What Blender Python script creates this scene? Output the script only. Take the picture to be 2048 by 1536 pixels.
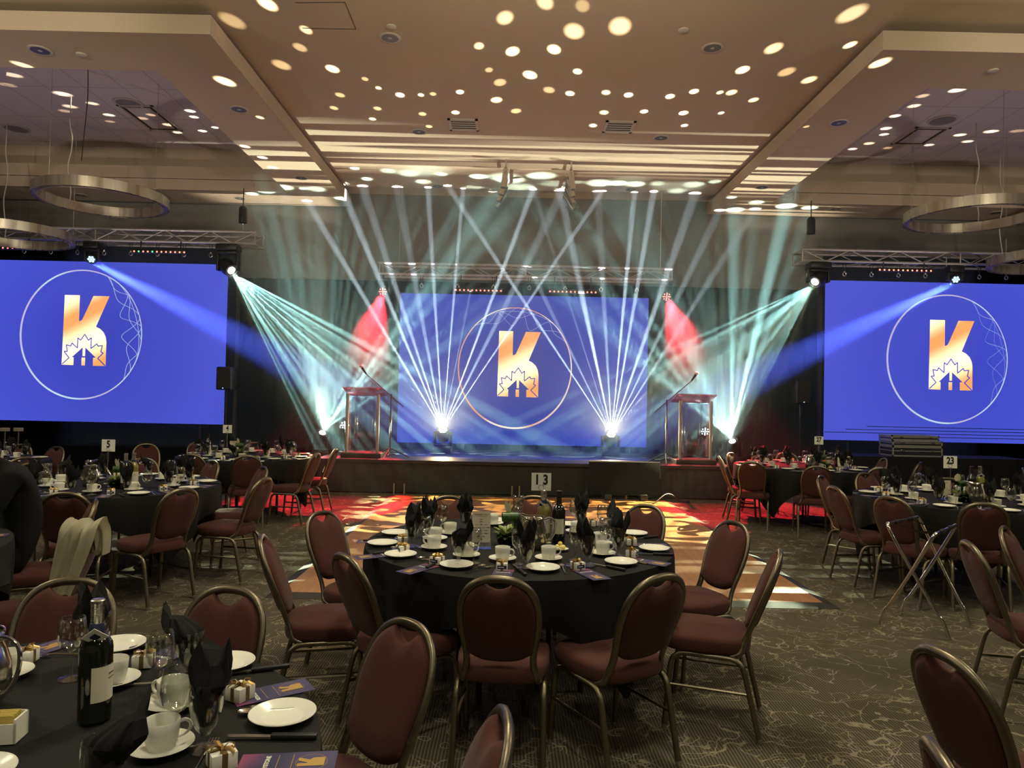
import bpy, bmesh, math, random
from mathutils import Vector, Matrix, noise
from mathutils.geometry import tessellate_polygon
PI = math.pi
sc = bpy.context.scene
for o in list(bpy.data.objects): bpy.data.objects.remove(o)
COL = sc.collection
random.seed(7)

# ------------------------------------------------------------------ camera
F, EYE, ROLL = 1420.0, 1.58, math.radians(1.2)      # focal length in pixels of a 2048 x 1536 frame
_d = Vector((-6, -31, -F)).normalized()
_u = Vector((math.sin(ROLL), math.cos(ROLL), 0)); _u = (_u - _d*_u.dot(_d)).normalized()
_x = _d.cross(_u)
CM = Matrix((_x, _d, _u))
cam = bpy.data.cameras.new('camera'); camo = bpy.data.objects.new('camera', cam); COL.objects.link(camo)
cam.sensor_fit = 'HORIZONTAL'; cam.sensor_width = 36; cam.lens = F*36/2048; cam.clip_start = .02; cam.clip_end = 100
camo.matrix_world = Matrix.Translation((0, 0, EYE)) @ CM.to_4x4()
sc.camera = camo
def _ray(px, py): return CM @ Vector((px-1024, 768-py, -F))
def atZ(px, py, z):
    r = _ray(px, py); return Vector((0, 0, EYE)) + r*((z-EYE)/r.z)
def atY(px, py, y):
    r = _ray(px, py); return Vector((0, 0, EYE)) + r*(y/r.y)

# ------------------------------------------------------------------ view, world
vs = sc.view_settings
sc.display_settings.display_device = 'sRGB'
vs.view_transform = 'Standard'; vs.look = 'None'; vs.exposure = 0.0; vs.gamma = 1.0; vs.use_curve_mapping = False
cy = sc.cycles
cy.max_bounces = 6; cy.diffuse_bounces = 2; cy.glossy_bounces = 3; cy.transmission_bounces = 5; cy.transparent_max_bounces = 10
cy.volume_bounces = 0; cy.caustics_reflective = False; cy.caustics_refractive = False
cy.use_denoising = True; cy.use_adaptive_sampling = True; cy.adaptive_threshold = .05; cy.adaptive_min_samples = 16; cy.use_light_tree = True; cy.sample_clamp_indirect = 3
w = bpy.data.worlds.new('world'); sc.world = w; w.use_nodes = True
w.node_tree.nodes['Background'].inputs[0].default_value = (.02, .02, .022, 1)
w.node_tree.nodes['Background'].inputs[1].default_value = .3

# ------------------------------------------------------------------ stage lights
E_AB, E_CD, E_EF, E_RED, E_BLUE, E_HOUSE, SPILL, SPILL2 = 15000, 7000, 12000, 6000, 30000, 62, .0075, .003   # lamp powers, watts
E_PENCIL, E_FAN_CD, E_FAN_EF = 76000, 11500, 36000
E_FILL_HIGH, E_FILL_REAR, E_FILL_COFFER = 235, 1500, 280  # powers of the added fill lamps
HAZE, HAZE_STAGE, HAZE_SLAB = .005, .005, .14
class LN:
    """small builder for the shaping nodes of one lamp"""
    def __init__(s, l):
        l.use_nodes = True; s.t = l.node_tree; s.t.nodes.clear()
        s.out = s.t.nodes.new('ShaderNodeOutputLight'); s.em = s.t.nodes.new('ShaderNodeEmission')
        s.t.links.new(s.em.outputs[0], s.out.inputs[0])
        s.g = s.t.nodes.new('ShaderNodeNewGeometry')
        s.N = s.g.outputs['Normal']
    def vm(s, op, a, b=None):
        n = s.t.nodes.new('ShaderNodeVectorMath'); n.operation = op
        s.put(n.inputs[0], a)
        if b is not None: s.put(n.inputs[1], b)
        return n.outputs['Value'] if op in ('DOT_PRODUCT', 'LENGTH', 'DISTANCE') else n.outputs[0]
    def put(s, i, v):
        if isinstance(v, bpy.types.NodeSocket): s.t.links.new(v, i)
        else: i.default_value = v
    def m(s, op, a, b=0.0, c=None):
        n = s.t.nodes.new('ShaderNodeMath'); n.operation = op
        s.put(n.inputs[0], a); s.put(n.inputs[1], b)
        if c is not None: s.put(n.inputs[2], c)
        return n.outputs[0]
    def mr(s, v, a, b, c=0.0, d=1.0, smooth=False):
        n = s.t.nodes.new('ShaderNodeMapRange'); n.clamp = True
        if smooth: n.interpolation_type = 'SMOOTHSTEP'
        for i, q in zip((0, 1, 2, 3, 4), (v, a, b, c, d)): s.put(n.inputs[i], q)
        return n.outputs[0]
    def noise(s, vec, scale, detail=0.0, dist=0.0):
        n = s.t.nodes.new('ShaderNodeTexNoise'); s.put(n.inputs['Vector'], vec)
        n.inputs['Scale'].default_value = scale; n.inputs['Detail'].default_value = detail; n.inputs['Distortion'].default_value = dist
        return n.outputs[0]
    def mixc(s, f, a, b):
        n = s.t.nodes.new('ShaderNodeMix'); n.data_type = 'RGBA'; s.put(n.inputs[0], f)
        n.inputs[6].default_value = (*a, 1); n.inputs[7].default_value = (*b, 1); return n.outputs[2]
    def dots(s, vecs, radii):
        acc = None
        for v, r in zip(vecs, radii):
            d = s.vm('DOT_PRODUCT', s.N, tuple(v))
            k = s.mr(d, math.cos(math.radians(r)), math.cos(math.radians(r*.62)), 0.0, random.choice((.3, .6, 1.0, 1.0)))
            acc = k if acc is None else s.m('ADD', acc, k)
        return s.m('MINIMUM', acc, 1.3)
def spot(name, loc, target, energy, color, angle, blend=.15, radius=.004):
    l = bpy.data.lights.new(name, 'SPOT'); l.energy = energy; l.color = color
    l.spot_size = math.radians(angle); l.spot_blend = blend; l.shadow_soft_size = radius
    o = bpy.data.objects.new(name, l); COL.objects.link(o); o.location = loc
    o.rotation_euler = (Vector(target)-Vector(loc)).to_track_quat('-Z', 'Y').to_euler()
    return o, l
ZCE, ZSO, ZTI = 5.72, 5.42, 6.3                     # painted ceiling, soffit underside, tiled ceiling
SCREEN_GAIN = 1.0
HEAD_A, HEAD_B = Vector((-1.24, 13.42, 1.04)), Vector((1.95, 13.42, 1.02))           # moving heads on the stage
HEAD_C, HEAD_D = Vector((-3.47, 13.4, .93)), Vector((4.20, 13.4, .93))             # moving heads beside the stage
HEAD_E, HEAD_F = Vector((-5.11, 12.93, 3.80)), Vector((5.55, 12.93, 3.82))           # moving heads under the trusses
PAR_G, PAR_H = Vector((-2.50, 13.75, 3.60)), Vector((3.03, 13.75, 3.62))             # red washes
HEAD_I, HEAD_J = Vector((-7.70, 12.97, 3.95)), Vector((8.17, 12.97, 3.92))           # blue washes
PAR_K, PAR_L = Vector((-3.02, 13.1, 1.10)), Vector((3.64, 13.1, 1.12))               # small white pars
DOTS = [(1025,103,24),(1108,99,24),(1148,63,36),(1240,53,40),(1010,36,30),(665,138,22),(563,130,28),(680,190,16),(668,216,14),(800,190,16),(755,217,14),(745,238,12),(845,228,14),(858,253,12),(920,184,14),(911,225,14),(1000,165,22),(1060,150,24),(1155,143,16),(1140,187,16),(1098,180,20),(993,200,20),(1032,222,18),(1212,185,16),(1257,190,16),(1340,193,16),(1388,183,16),(1208,225,16),(1186,251,14),(1288,223,14),(1367,226,16),(1369,251,12),(1485,140,22),(1463,185,18),(1507,200,16),(1573,144,26),(1618,160,22),(1547,97,28),(1703,28,40),(450,163,28),(465,42,36),
 (730,158,12),(757,176,11),(866,188,12),(842,190,11),(978,140,14),(958,92,18),(1090,5,30),(1165,12,26),(1442,226,10),(1440,185,12),(600,95,22),(612,60,20),(535,8,30),(1700,90,18),
 (45,130,20),(25,150,20),(15,170,18),(125,188,20),(140,213,16),(130,222,14),(185,207,14),(218,230,13),(220,243,11),(283,235,14),(300,228,12),(335,248,14),(355,265,12),(380,222,14),(388,234,12),(405,262,12),(430,255,10),(490,293,14),(525,315,14),(545,335,14),(520,235,12),
 (1915,180,20),(1845,192,16),(1828,212,16),(1790,232,14),(1772,257,14),(1768,269,12),(1738,287,14),(1775,296,12),(1858,290,12),(1920,270,14),(1982,263,16),(1935,283,13),(1928,298,11),(2035,262,16),(1705,298,12),(1760,126,26),(1650,195,10)]
def aim_dots(L, sel):
    vs_, rs = [], []
    for x, y, r in DOTS:
        if not sel(x): continue
        p = None
        if x < 575 or x > 1500:
            q = atZ(x, y, ZSO); ins = (q.x < -3.28 or q.x > 3.94) and 7.53 < q.y < 14.3
            hole = (q.x < -4.28 or q.x > 4.92) and 8.42 < q.y < 13.38
            p = (atZ(x, y, ZTI) if hole else q) if ins else None
        if p is None: p = atZ(x, y, ZCE)
        dv = p-L; vs_.append(dv.normalized()); rs.append(math.degrees(r*.55/F*p.y/dv.length)*1.15)
    return vs_, rs
for L, sel in ((HEAD_A, lambda x: x < 1050), (HEAD_B, lambda x: x >= 1050)):
    o, l = spot('stage_head_light', L, L+Vector((0, -3.0, 4)), E_AB, (1.0, .97, .90), 165, .05, .006)
    n = LN(l); v_, r_ = aim_dots(L, sel); dd = n.dots(v_, r_)
    n.put(n.em.inputs[1], n.m('ADD', dd, SPILL)); n.put(n.em.inputs[0], n.mixc(n.mr(dd, .05, .75), (1.0, .74, .38), (.95, 1.0, .80)))
    # a fan of pencil beams, one per lens cell, that lean back towards the truss
    for k in range(10):
        a = math.radians(-33+k*7.3+random.uniform(-1.8, 1.8)); b = math.radians(random.uniform(-8, -4))
        v = Vector((math.sin(a), -math.sin(b)*math.cos(a), math.cos(a)*math.cos(b)))
        cell = L+Vector(((k-4.5)*.011, 0, .01))
        spot('pencil_beam_light', cell, cell+v, E_PENCIL*random.choice((.35, .6, 1.0, 1.5)), (.86, .92, 1.0), random.uniform(1.3, 3.0), .8, .003)
def streaks(n, up, sx, sy, th, seed, scale=1.0, dist=.4, soft=.05):
    s = n.t.nodes.new('ShaderNodeSeparateXYZ'); n.put(s.inputs[0], n.N)
    den = n.m('MAXIMUM', n.m('MULTIPLY', s.outputs[2], 1.0 if up else -1.0), .05)
    a = n.m('DIVIDE', s.outputs[1], den); b = n.m('DIVIDE', s.outputs[0], den)
    c = n.t.nodes.new('ShaderNodeCombineXYZ'); n.put(c.inputs[0], n.m('MULTIPLY', b, sx)); n.put(c.inputs[1], n.m('MULTIPLY', a, sy)); c.inputs[2].default_value = seed
    q = n.noise(c.outputs[0], scale, 0.0, dist)
    return n.mr(q, th, th+soft), a, b, c
for L, T, sd in ((HEAD_C, Vector((2.6, -1.5, 4.2)), 1.7), (HEAD_D, Vector((-2.6, -1.5, 4.2)), 6.3)):
    o, l = spot('side_head_light', L, L+T, E_CD, (.92, 1.0, .76), 135, .2, .006)
    n = LN(l); q, a, b, c = streaks(n, True, .55, 20, .47, sd, 1.0, .5)
    gate = n.mr(n.m('ADD', a, n.m('MULTIPLY', n.m('ABSOLUTE', b), -.14)), -.64, -.50)
    bsx = n.m('MULTIPLY', b, 1.0 if L.x < 0 else -1.0)
    g_far = n.m('MULTIPLY', n.m('MULTIPLY', n.mr(a, -.03, .0), n.mr(a, .30, .25)), n.m('MULTIPLY', n.mr(bsx, -1.2, -.9), n.mr(bsx, .0, -.05)))
    gate = n.m('MAXIMUM', g_far, n.m('MULTIPLY', n.m('MULTIPLY', gate, n.mr(a, -.06, -.16)), n.m('MULTIPLY', n.mr(bsx, -.24, -.18), n.mr(bsx, 1.6, 1.4))))
    n.put(n.em.inputs[1], n.m('ADD', n.m('MULTIPLY', q, n.m('MULTIPLY', gate, .27)), SPILL2))
    sx = 1 if L.x < 0 else -1
    for k in range(19):                                    # fan of beams across the drapes
        a_ = math.radians(-18+k*3.9+random.uniform(-1.6, 1.6)); b_ = math.radians(random.uniform(-7, 7))
        v = Vector((sx*math.sin(a_), -math.sin(b_)*math.cos(a_), math.cos(a_)))
        spot('fan_beam_light', L+Vector((0, 0, .01)), L+v, E_FAN_CD*random.choice((.4, .7, 1.0, 1.6)), (.52, .93, .86), random.uniform(2.2, 6.0), .9, .003)
for L, T, sd, sg in ((HEAD_E, Vector((-.75, 9.3, 0)), 3.1, 1), (HEAD_F, Vector((1.55, 9.3, 0)), 8.9, -1)):
    o, l = spot('truss_head_light', L, T, E_EF, (1.0, 1.0, 1.0), 110, .2, .006)
    n = LN(l); q, a, b, c = streaks(n, False, 1.2, 15, .52, sd, soft=.07)
    sw, _, _, c2 = streaks(n, False, 4.2, 7.0, .0, sd+4, 1.0, 1.0)
    swirl = n.mr(n.noise(c2.outputs[0], 1.5, 0.0, 1.3), .530, .550)
    far = n.mr(a, -1.34, -1.30)                              # strokes on the floor further back, bars nearer to the tables
    s3 = n.t.nodes.new('ShaderNodeSeparateXYZ'); n.put(s3.inputs[0], n.N)
    rr = n.noise(n.vm('MULTIPLY', n.N, (70.0, .6, 70.0)), .6, 1.0)
    q = n.m('MULTIPLY', n.m('MULTIPLY', q, n.mr(a, -2.05, -1.9)), n.mr(rr, .40, .56, .2, 1.3)); swirl = n.m('MULTIPLY', swirl, n.mr(rr, .40, .56, .6, 1.5))
    bs = n.m('MULTIPLY', b, float(sg))
    win = n.m('MULTIPLY', n.mr(bs, .74, .80), n.mr(bs, 1.42, 1.25))      # the floor pattern keeps to the dance floor side
    swirl = n.m('MULTIPLY', n.m('MULTIPLY', swirl, win), n.mr(a, -.36, -.44)); q = n.m('MULTIPLY', n.m('MULTIPLY', q, n.mr(bs, 1.9, 1.7)), n.mr(bs, .15, .3))
    n.put(n.em.inputs[1], n.m('ADD', n.m('MULTIPLY', n.m('MULTIPLY', swirl, far), .85), n.m('MULTIPLY', n.m('MULTIPLY', q, n.m('SUBTRACT', 1.0, far)), .17)))
    n.put(n.em.inputs[0], n.mixc(far, (.90, 1.0, .64), (1.0, .84, .44)))
    for k in range(24):                                    # fan of beams falling towards the stage corner
        a_ = math.radians(27+k*1.62+random.uniform(-.7, .7)); b_ = random.uniform(.0, .10)
        v = Vector((sg*math.cos(a_), b_, -math.sin(a_)))
        spot('fan_beam_light', L+Vector((0, 0, -.01)), L+v, E_FAN_EF*random.choice((.4, .7, 1.0, 1.5)), (.52, .93, .84), random.uniform(1.0, 2.8), .9, .003)
for L, T in ((PAR_G, Vector((-2.75, 10.8, 0))), (PAR_H, Vector((3.6, 10.6, 0)))):
    spot('red_wash_light', L, T, E_RED, (1.0, .03, .05), 34, .35, .05)
for L, T in ((HEAD_I, Vector((-.2, 12.9, .3))), (HEAD_J, Vector((.9, 12.9, .3)))):
    spot('blue_wash_light', L, T, E_BLUE, (.10, .14, 1.0), 11, .7, .05)
for L, T in ((PAR_K, Vector((-2.2, 13.3, 4.0))), (PAR_L, Vector((2.8, 13.3, 4.0)))):
    spot('white_par_light', L, T, 60, (.85, .95, 1.0), 30, .5, .04)
for k, (x, y) in enumerate(((-7, -4), (0, -4), (7, -4), (-7, 0), (0.3, .5), (7, 0), (-7.5, 5), (7.8, 5), (.3, 5.2))):
    l = bpy.data.lights.new('house_downlight', 'AREA'); l.shape = 'DISK'; l.size = .5; l.energy = E_HOUSE*(1.0 if k != 8 else .6); l.color = (.98, .90, .66); l.spread = math.radians(150)
    o = bpy.data.objects.new('house_downlight', l); COL.objects.link(o); o.location = (x, y, 5.69)
for x, y, z in ((-5.2, 4.3, 4.85), (.3, 4.4, 4.75), (5.9, 4.3, 4.85)):  # unseen point lamps added to brighten soffit fronts, ceiling and tables
    l = bpy.data.lights.new('overhead_fill_light', 'POINT'); l.energy = E_FILL_HIGH*(1.0 if x == .3 else .6); l.color = (.98, .90, .64); l.shadow_soft_size = .35
    o = bpy.data.objects.new('overhead_fill_light', l); COL.objects.link(o); o.location = (x, y, z)
for x, tx in ((-5.5, -6.6), (6.0, 7.2), (.3, .3)):  # floods added behind the camera to brighten the soffits and coffer risers
    spot('rear_fill_light', (x, -4.5, 3.3), (tx, 13.4, 6.9), E_FILL_REAR*(.5 if x == .3 else 1.0), (1.0, .86, .62), 25, .6, .3)
for x, tx in ((-9.6, -7.2), (10.6, 8.2)):  # upward lamps added without fixtures to brighten the tiles and soffit undersides
    spot('coffer_fill_light', (x, 6.6, .35), (tx, 10.8, 6.3), E_FILL_COFFER, (1.0, .84, .76), 75, .8, .12)

# ------------------------------------------------------------------ materials
MATS = {}
def srgb(*c):
    return tuple((v/255/12.92 if v/255 <= .04045 else ((v/255+.055)/1.055)**2.4) for v in c)
def mat(name, c, rough=.6, metal=0.0, spec=.5, **kw):
    m = bpy.data.materials.new(name); m.use_nodes = True; MATS[name] = m
    b = m.node_tree.nodes['Principled BSDF']
    b.inputs['Base Color'].default_value = (*c, 1); b.inputs['Roughness'].default_value = rough
    b.inputs['Metallic'].default_value = metal; b.inputs['Specular IOR Level'].default_value = spec
    for k, v in kw.items():
        b.inputs[k.replace('_', ' ')].default_value = v
    return m
class MN:
    """node builder on a principled material"""
    def __init__(s, m): s.m_ = m; s.t = m.node_tree; s.b = s.t.nodes['Principled BSDF']
    def put(s, i, v):
        if isinstance(v, bpy.types.NodeSocket): s.t.links.new(v, i)
        elif isinstance(v, tuple) and len(v) == 3 and i.type == 'RGBA': i.default_value = (*v, 1)
        else: i.default_value = v
    def pos(s, obj=False):
        if obj:
            n = s.t.nodes.new('ShaderNodeTexCoord'); return n.outputs['Object']
        n = s.t.nodes.new('ShaderNodeNewGeometry'); return n.outputs['Position']
    def vm(s, op, a, b):
        n = s.t.nodes.new('ShaderNodeVectorMath'); n.operation = op; s.put(n.inputs[0], a); s.put(n.inputs[1], b); return n.outputs[0]
    def m(s, op, a, b=0.0):
        n = s.t.nodes.new('ShaderNodeMath'); n.operation = op; s.put(n.inputs[0], a); s.put(n.inputs[1], b); return n.outputs[0]
    def sep(s, v):
        n = s.t.nodes.new('ShaderNodeSeparateXYZ'); s.put(n.inputs[0], v); return n.outputs
    def noise(s, v, scale, detail=2.0, dist=0.0, col=False):
        n = s.t.nodes.new('ShaderNodeTexNoise'); s.put(n.inputs['Vector'], v)
        n.inputs['Scale'].default_value = scale; n.inputs['Detail'].default_value = detail; n.inputs['Distortion'].default_value = dist
        return n.outputs[1 if col else 0]
    def vor(s, v, scale, feature='F1', out=0):
        n = s.t.nodes.new('ShaderNodeTexVoronoi'); n.feature = feature; s.put(n.inputs['Vector'], v); n.inputs['Scale'].default_value = scale
        return n.outputs[out]
    def mr(s, v, a, b, c=0.0, d=1.0):
        n = s.t.nodes.new('ShaderNodeMapRange'); n.clamp = True
        for i, q in zip(range(5), (v, a, b, c, d)): s.put(n.inputs[i], q)
        return n.outputs[0]
    def mix(s, f, a, b, mode='MIX'):
        n = s.t.nodes.new('ShaderNodeMix'); n.data_type = 'RGBA'; n.blend_type = mode
        s.put(n.inputs[0], f); s.put(n.inputs[6], a); s.put(n.inputs[7], b); return n.outputs[2]
    def base(s, v): s.put(s.b.inputs['Base Color'], v); return s
    def rough(s, v): s.put(s.b.inputs['Roughness'], v); return s
    def emit(s, v, k): s.put(s.b.inputs['Emission Color'], v); s.put(s.b.inputs['Emission Strength'], k); return s
    def bump(s, h, k=.3, d=.01):
        n = s.t.nodes.new('ShaderNodeBump'); n.inputs['Strength'].default_value = k; n.inputs['Distance'].default_value = d
        s.put(n.inputs['Height'], h); s.t.links.new(n.outputs[0], s.b.inputs['Normal']); return s

def cloth_mat(name, c, sc_=300, k=.25, rough=.9, var=.25, sheen=0.0):
    m = mat(name, c, rough, spec=.25); n = MN(m); p = n.pos(True)
    f = n.noise(p, sc_, 2); g = n.noise(p, 6, 2)
    dk = tuple(v*(1-var) for v in c); lt = tuple(min(1, v*(1+var)) for v in c)
    n.base(n.mix(n.m('MULTIPLY', n.m('ADD', f, g), .5), dk, lt)); n.bump(f, k, .002)
    m.node_tree.nodes['Principled BSDF'].inputs['Sheen Weight'].default_value = sheen
    return m
maroon = cloth_mat('maroon_fabric', (.070, .024, .019), 420, .3, sheen=.06)
blackcloth = cloth_mat('black_tablecloth', (.0085, .0085, .0085), 250, .2, .75, .2)
napkin_m = cloth_mat('black_napkin_cloth', (.0045, .0045, .005), 300, .2, .85, .2)
drape_m = cloth_mat('black_drape', (.008, .008, .009), 60, .2, .95, .2)
skirt_m = cloth_mat('stage_skirt_cloth', (.035, .034, .03), 60, .2, .9, .15)
sheer_m = cloth_mat('cream_fabric', (.62, .58, .42), 120, .2, .8, .12)
def brushed(name, c, rough, k=.15):
    m = mat(name, c, rough, 1.0); n = MN(m); p = n.vm('MULTIPLY', n.pos(True), (3, 3, 160)); f = n.noise(p, 1.5, 2)
    n.rough(n.mr(f, .3, .7, rough-.07, rough+.12)); return m
bronze = brushed('bronze_tube', (.20, .175, .125), .38)
chrome = mat('chrome', (.72, .70, .66), .14, 1.0)
steel = brushed('brushed_steel', (.62, .59, .54), .26)
alu = mat('aluminium_tube', (.58, .56, .53), .36, .6); n_ = MN(alu); n_.rough(n_.mr(n_.noise(n_.pos(True), 8, 2), .3, .7, .28, .45))
ringm = mat('brushed_nickel', (.58, .53, .45), .3, .85); n_ = MN(ringm); v_ = n_.noise(n_.vm('MULTIPLY', n_.pos(True), (7, 7, 0)), 1.6, 2); n_.rough(n_.mr(v_, .3, .7, .2, .42)); n_.base(n_.mix(n_.mr(v_, .3, .7), (.50, .455, .385), (.64, .585, .50)))
china = mat('white_china', (.86, .85, .74), .18); MN(china).rough(MN(china).mr(MN(china).noise(MN(china).pos(True), 30, 1), .3, .7, .14, .24))
blackplastic = mat('black_plastic', (.012, .012, .013), .42); n_ = MN(blackplastic); n_.bump(n_.noise(n_.pos(True), 600, 1), .08, .001)
blackgloss = mat('black_glazed_ceramic', (.008, .008, .008), .2)
speakergrille = mat('speaker_grille', (.015, .015, .016), .55); n_ = MN(speakergrille); n_.bump(n_.vor(n_.pos(True), 120), .5, .003)
whitecard = mat('white_card', (.72, .70, .60), .6); n_ = MN(whitecard); n_.base(n_.mix(n_.noise(n_.pos(True), 40, 2), (.84, .83, .74), (.90, .89, .80)))
ink = mat('black_ink', (.01, .01, .012), .6)
goldribbon = mat('gold_ribbon', (.62, .42, .14), .35, .6)
darkrib = mat('brown_ribbon', (.20, .13, .05), .4, .3)
navy = mat('navy_print', (.02, .025, .07), .5)
goldprint = mat('gold_print', (.65, .42, .13), .4, .5)
pinkprint = mat('pink_print', (.55, .10, .16), .5)
cream_sheet = mat('cream_paper', (.60, .55, .42), .7); n_ = MN(cream_sheet); n_.base(n_.mix(n_.noise(n_.pos(True), 14, 3), (.50, .45, .34), (.66, .61, .48)))
acrylic_red = None
labelpaper = mat('bottle_label', (.66, .62, .50), .6)
leafgreen = mat('leaf_green', (.05, .11, .025), .4); n_ = MN(leafgreen); n_.base(n_.mix(n_.mr(n_.noise(n_.vm('MULTIPLY', n_.pos(True), (60, 60, 4)), 3, 2), .35, .65), (.02, .055, .015), (.06, .13, .03)))
leafpale = mat('pale_green_leaf', (.26, .34, .07), .45); n_ = MN(leafpale); n_.base(n_.mix(n_.noise(n_.pos(True), 60, 2), (.14, .22, .04), (.42, .48, .14)))
petal = mat('cream_petal', (.72, .68, .42), .5)
leafblack = mat('dark_leaf', (.012, .016, .012), .5)
butter = mat('butter', (.80, .68, .22), .4)
caseal = mat('case_edge', (.55, .55, .52), .35, .35)
caseblue = mat('case_panel', (.03, .032, .045), .4)
woodtop = mat('table_plywood', (.30, .20, .11), .5)
greybox = mat('beige_block', (.40, .34, .25), .6)
shirt_m = cloth_mat('black_shirt', (.005, .005, .006), 200, .3, .95, .2)
skin_m = mat('skin', (.45, .25, .17), .5); hair_m = mat('dark_hair', (.02, .014, .01), .6)
def glassmat(name, tint, gl=(.9, .9, .85), r=.03, lo=.06, hi=.75):
    m = bpy.data.materials.new(name); m.use_nodes = True; t = m.node_tree; t.nodes.clear()
    o = t.nodes.new('ShaderNodeOutputMaterial'); mx = t.nodes.new('ShaderNodeMixShader'); a = t.nodes.new('ShaderNodeBsdfTransparent')
    b = t.nodes.new('ShaderNodeBsdfGlossy'); lw = t.nodes.new('ShaderNodeLayerWeight'); mr = t.nodes.new('ShaderNodeMapRange')
    a.inputs[0].default_value = (*tint, 1); b.inputs[0].default_value = (*gl, 1); b.inputs['Roughness'].default_value = r
    lw.inputs[0].default_value = .28
    t.links.new(lw.outputs['Facing'], mr.inputs[0]); mr.inputs[3].default_value = lo; mr.inputs[4].default_value = hi
    t.links.new(mr.outputs[0], mx.inputs[0]); t.links.new(a.outputs[0], mx.inputs[1]); t.links.new(b.outputs[0], mx.inputs[2])
    t.links.new(mx.outputs[0], o.inputs[0]); MATS[name] = m; return m
glass = glassmat('clear_glass', (.93, .94, .92))
bottleglass = mat('dark_bottle_glass', (.008, .010, .007), .07, spec=.8)
paleglass = mat('pale_wine_bottle', (.22, .20, .05), .08, spec=.8)
acrylic = glassmat('clear_acrylic', (.86, .90, .92), lo=.10, hi=.8, r=.05)
acrylic_redlit = glassmat('red_lit_acrylic', (.80, .62, .62), gl=(1, .8, .8), lo=.12, hi=.8, r=.15)  # glow of the red wash put into the acrylic's tint and gloss colour
def emis(name, c, k):
    m = mat(name, (.02, .02, .02), .4); b = m.node_tree.nodes['Principled BSDF']
    b.inputs['Emission Color'].default_value = (*c, 1); b.inputs['Emission Strength'].default_value = k; return m

# painted ceiling, tiles, wall
paint = mat('ceiling_paint', (.52, .42, .315), .8); n_ = MN(paint)
n_.base(n_.mix(n_.noise(n_.pos(), 1.1, 4), (.49, .395, .295), (.55, .445, .335))); n_.bump(n_.noise(n_.pos(), 90, 2), .06, .003)
wallpaint = mat('wall_paint', (.20, .18, .155), .85); n_ = MN(wallpaint); n_.base(n_.mix(n_.noise(n_.pos(), .9, 4), (.17, .155, .135), (.22, .20, .17)))
tilem = mat('acoustic_tile', (.50, .45, .46), .9); n_ = MN(tilem); s_ = n_.sep(n_.pos())
gx = n_.m('ABSOLUTE', n_.m('SUBTRACT', n_.m('FRACT', n_.m('MULTIPLY', s_[0], 1/.61)), .5)); gy = n_.m('ABSOLUTE', n_.m('SUBTRACT', n_.m('FRACT', n_.m('MULTIPLY', s_[1], 1/1.22)), .5))
gl_ = n_.m('MAXIMUM', n_.mr(gx, .485, .492), n_.mr(gy, .4925, .496))
n_.base(n_.mix(gl_, n_.mix(n_.noise(n_.pos(), 200, 2), (.58, .52, .53), (.66, .60, .61)), (.36, .32, .32)))
# carpet: fine ribs running towards the stage with pale scribbled curls
carpet = mat('patterned_carpet', (.1, .09, .07), .95, spec=.15); n_ = MN(carpet); P_ = n_.pos(); s_ = n_.sep(P_)
rib = n_.m('SINE', n_.m('MULTIPLY', n_.m('ADD', s_[0], n_.m('MULTIPLY', n_.noise(P_, 3, 1), .01)), 2*PI/.0155))
tuft = n_.noise(P_, 260, 2)
basec = n_.mix(n_.mr(rib, -.5, .8), (.062, .052, .038), (.165, .140, .104))
basec = n_.mix(n_.mr(n_.noise(P_, 1.7, 2), .35, .65), basec, n_.mix(1.0, basec, (.82, .86, .80), 'MULTIPLY'))
def scribble(off, scale, width, dist, brk):
    q = n_.vm('ADD', P_, (off, off*.7, 0.0)); wv = n_.noise(q, scale*.9, 1, 0, True); wv2 = n_.noise(q, scale*3.1, 1, 0, True)
    q2 = n_.vm('ADD', n_.vm('ADD', q, n_.vm('MULTIPLY', wv, (dist, dist, 0.0))), n_.vm('MULTIPLY', wv2, (dist*.22, dist*.22, 0.0)))
    line = n_.mr(n_.vor(q2, scale, 'DISTANCE_TO_EDGE'), width*scale, width*scale*.4)
    return n_.m('MULTIPLY', line, n_.mr(n_.noise(n_.vm('ADD', P_, (off*2, 3.0, 0.0)), 3.6, 1), brk, brk+.04))
ln1 = scribble(2.3, 2.6, .0050, 1.1, .42); ln2 = scribble(9.1, 3.6, .0044, .8, .46); ln3 = scribble(17.7, 5.6, .0038, .5, .50)
lines = n_.m('MAXIMUM', n_.m('MAXIMUM', ln1, ln2), ln3)
lines = n_.m('MULTIPLY', lines, n_.mr(tuft, .32, .5, .35, 1.0))
colr = n_.mix(lines, basec, (.31, .275, .185))
n_.base(n_.mix(n_.mr(tuft, .3, .7), n_.mix(1.0, colr, (.78, .78, .78), 'MULTIPLY'), colr)); n_.bump(n_.m('ADD', tuft, n_.m('MULTIPLY', rib, .25)), .5, .006)
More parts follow.
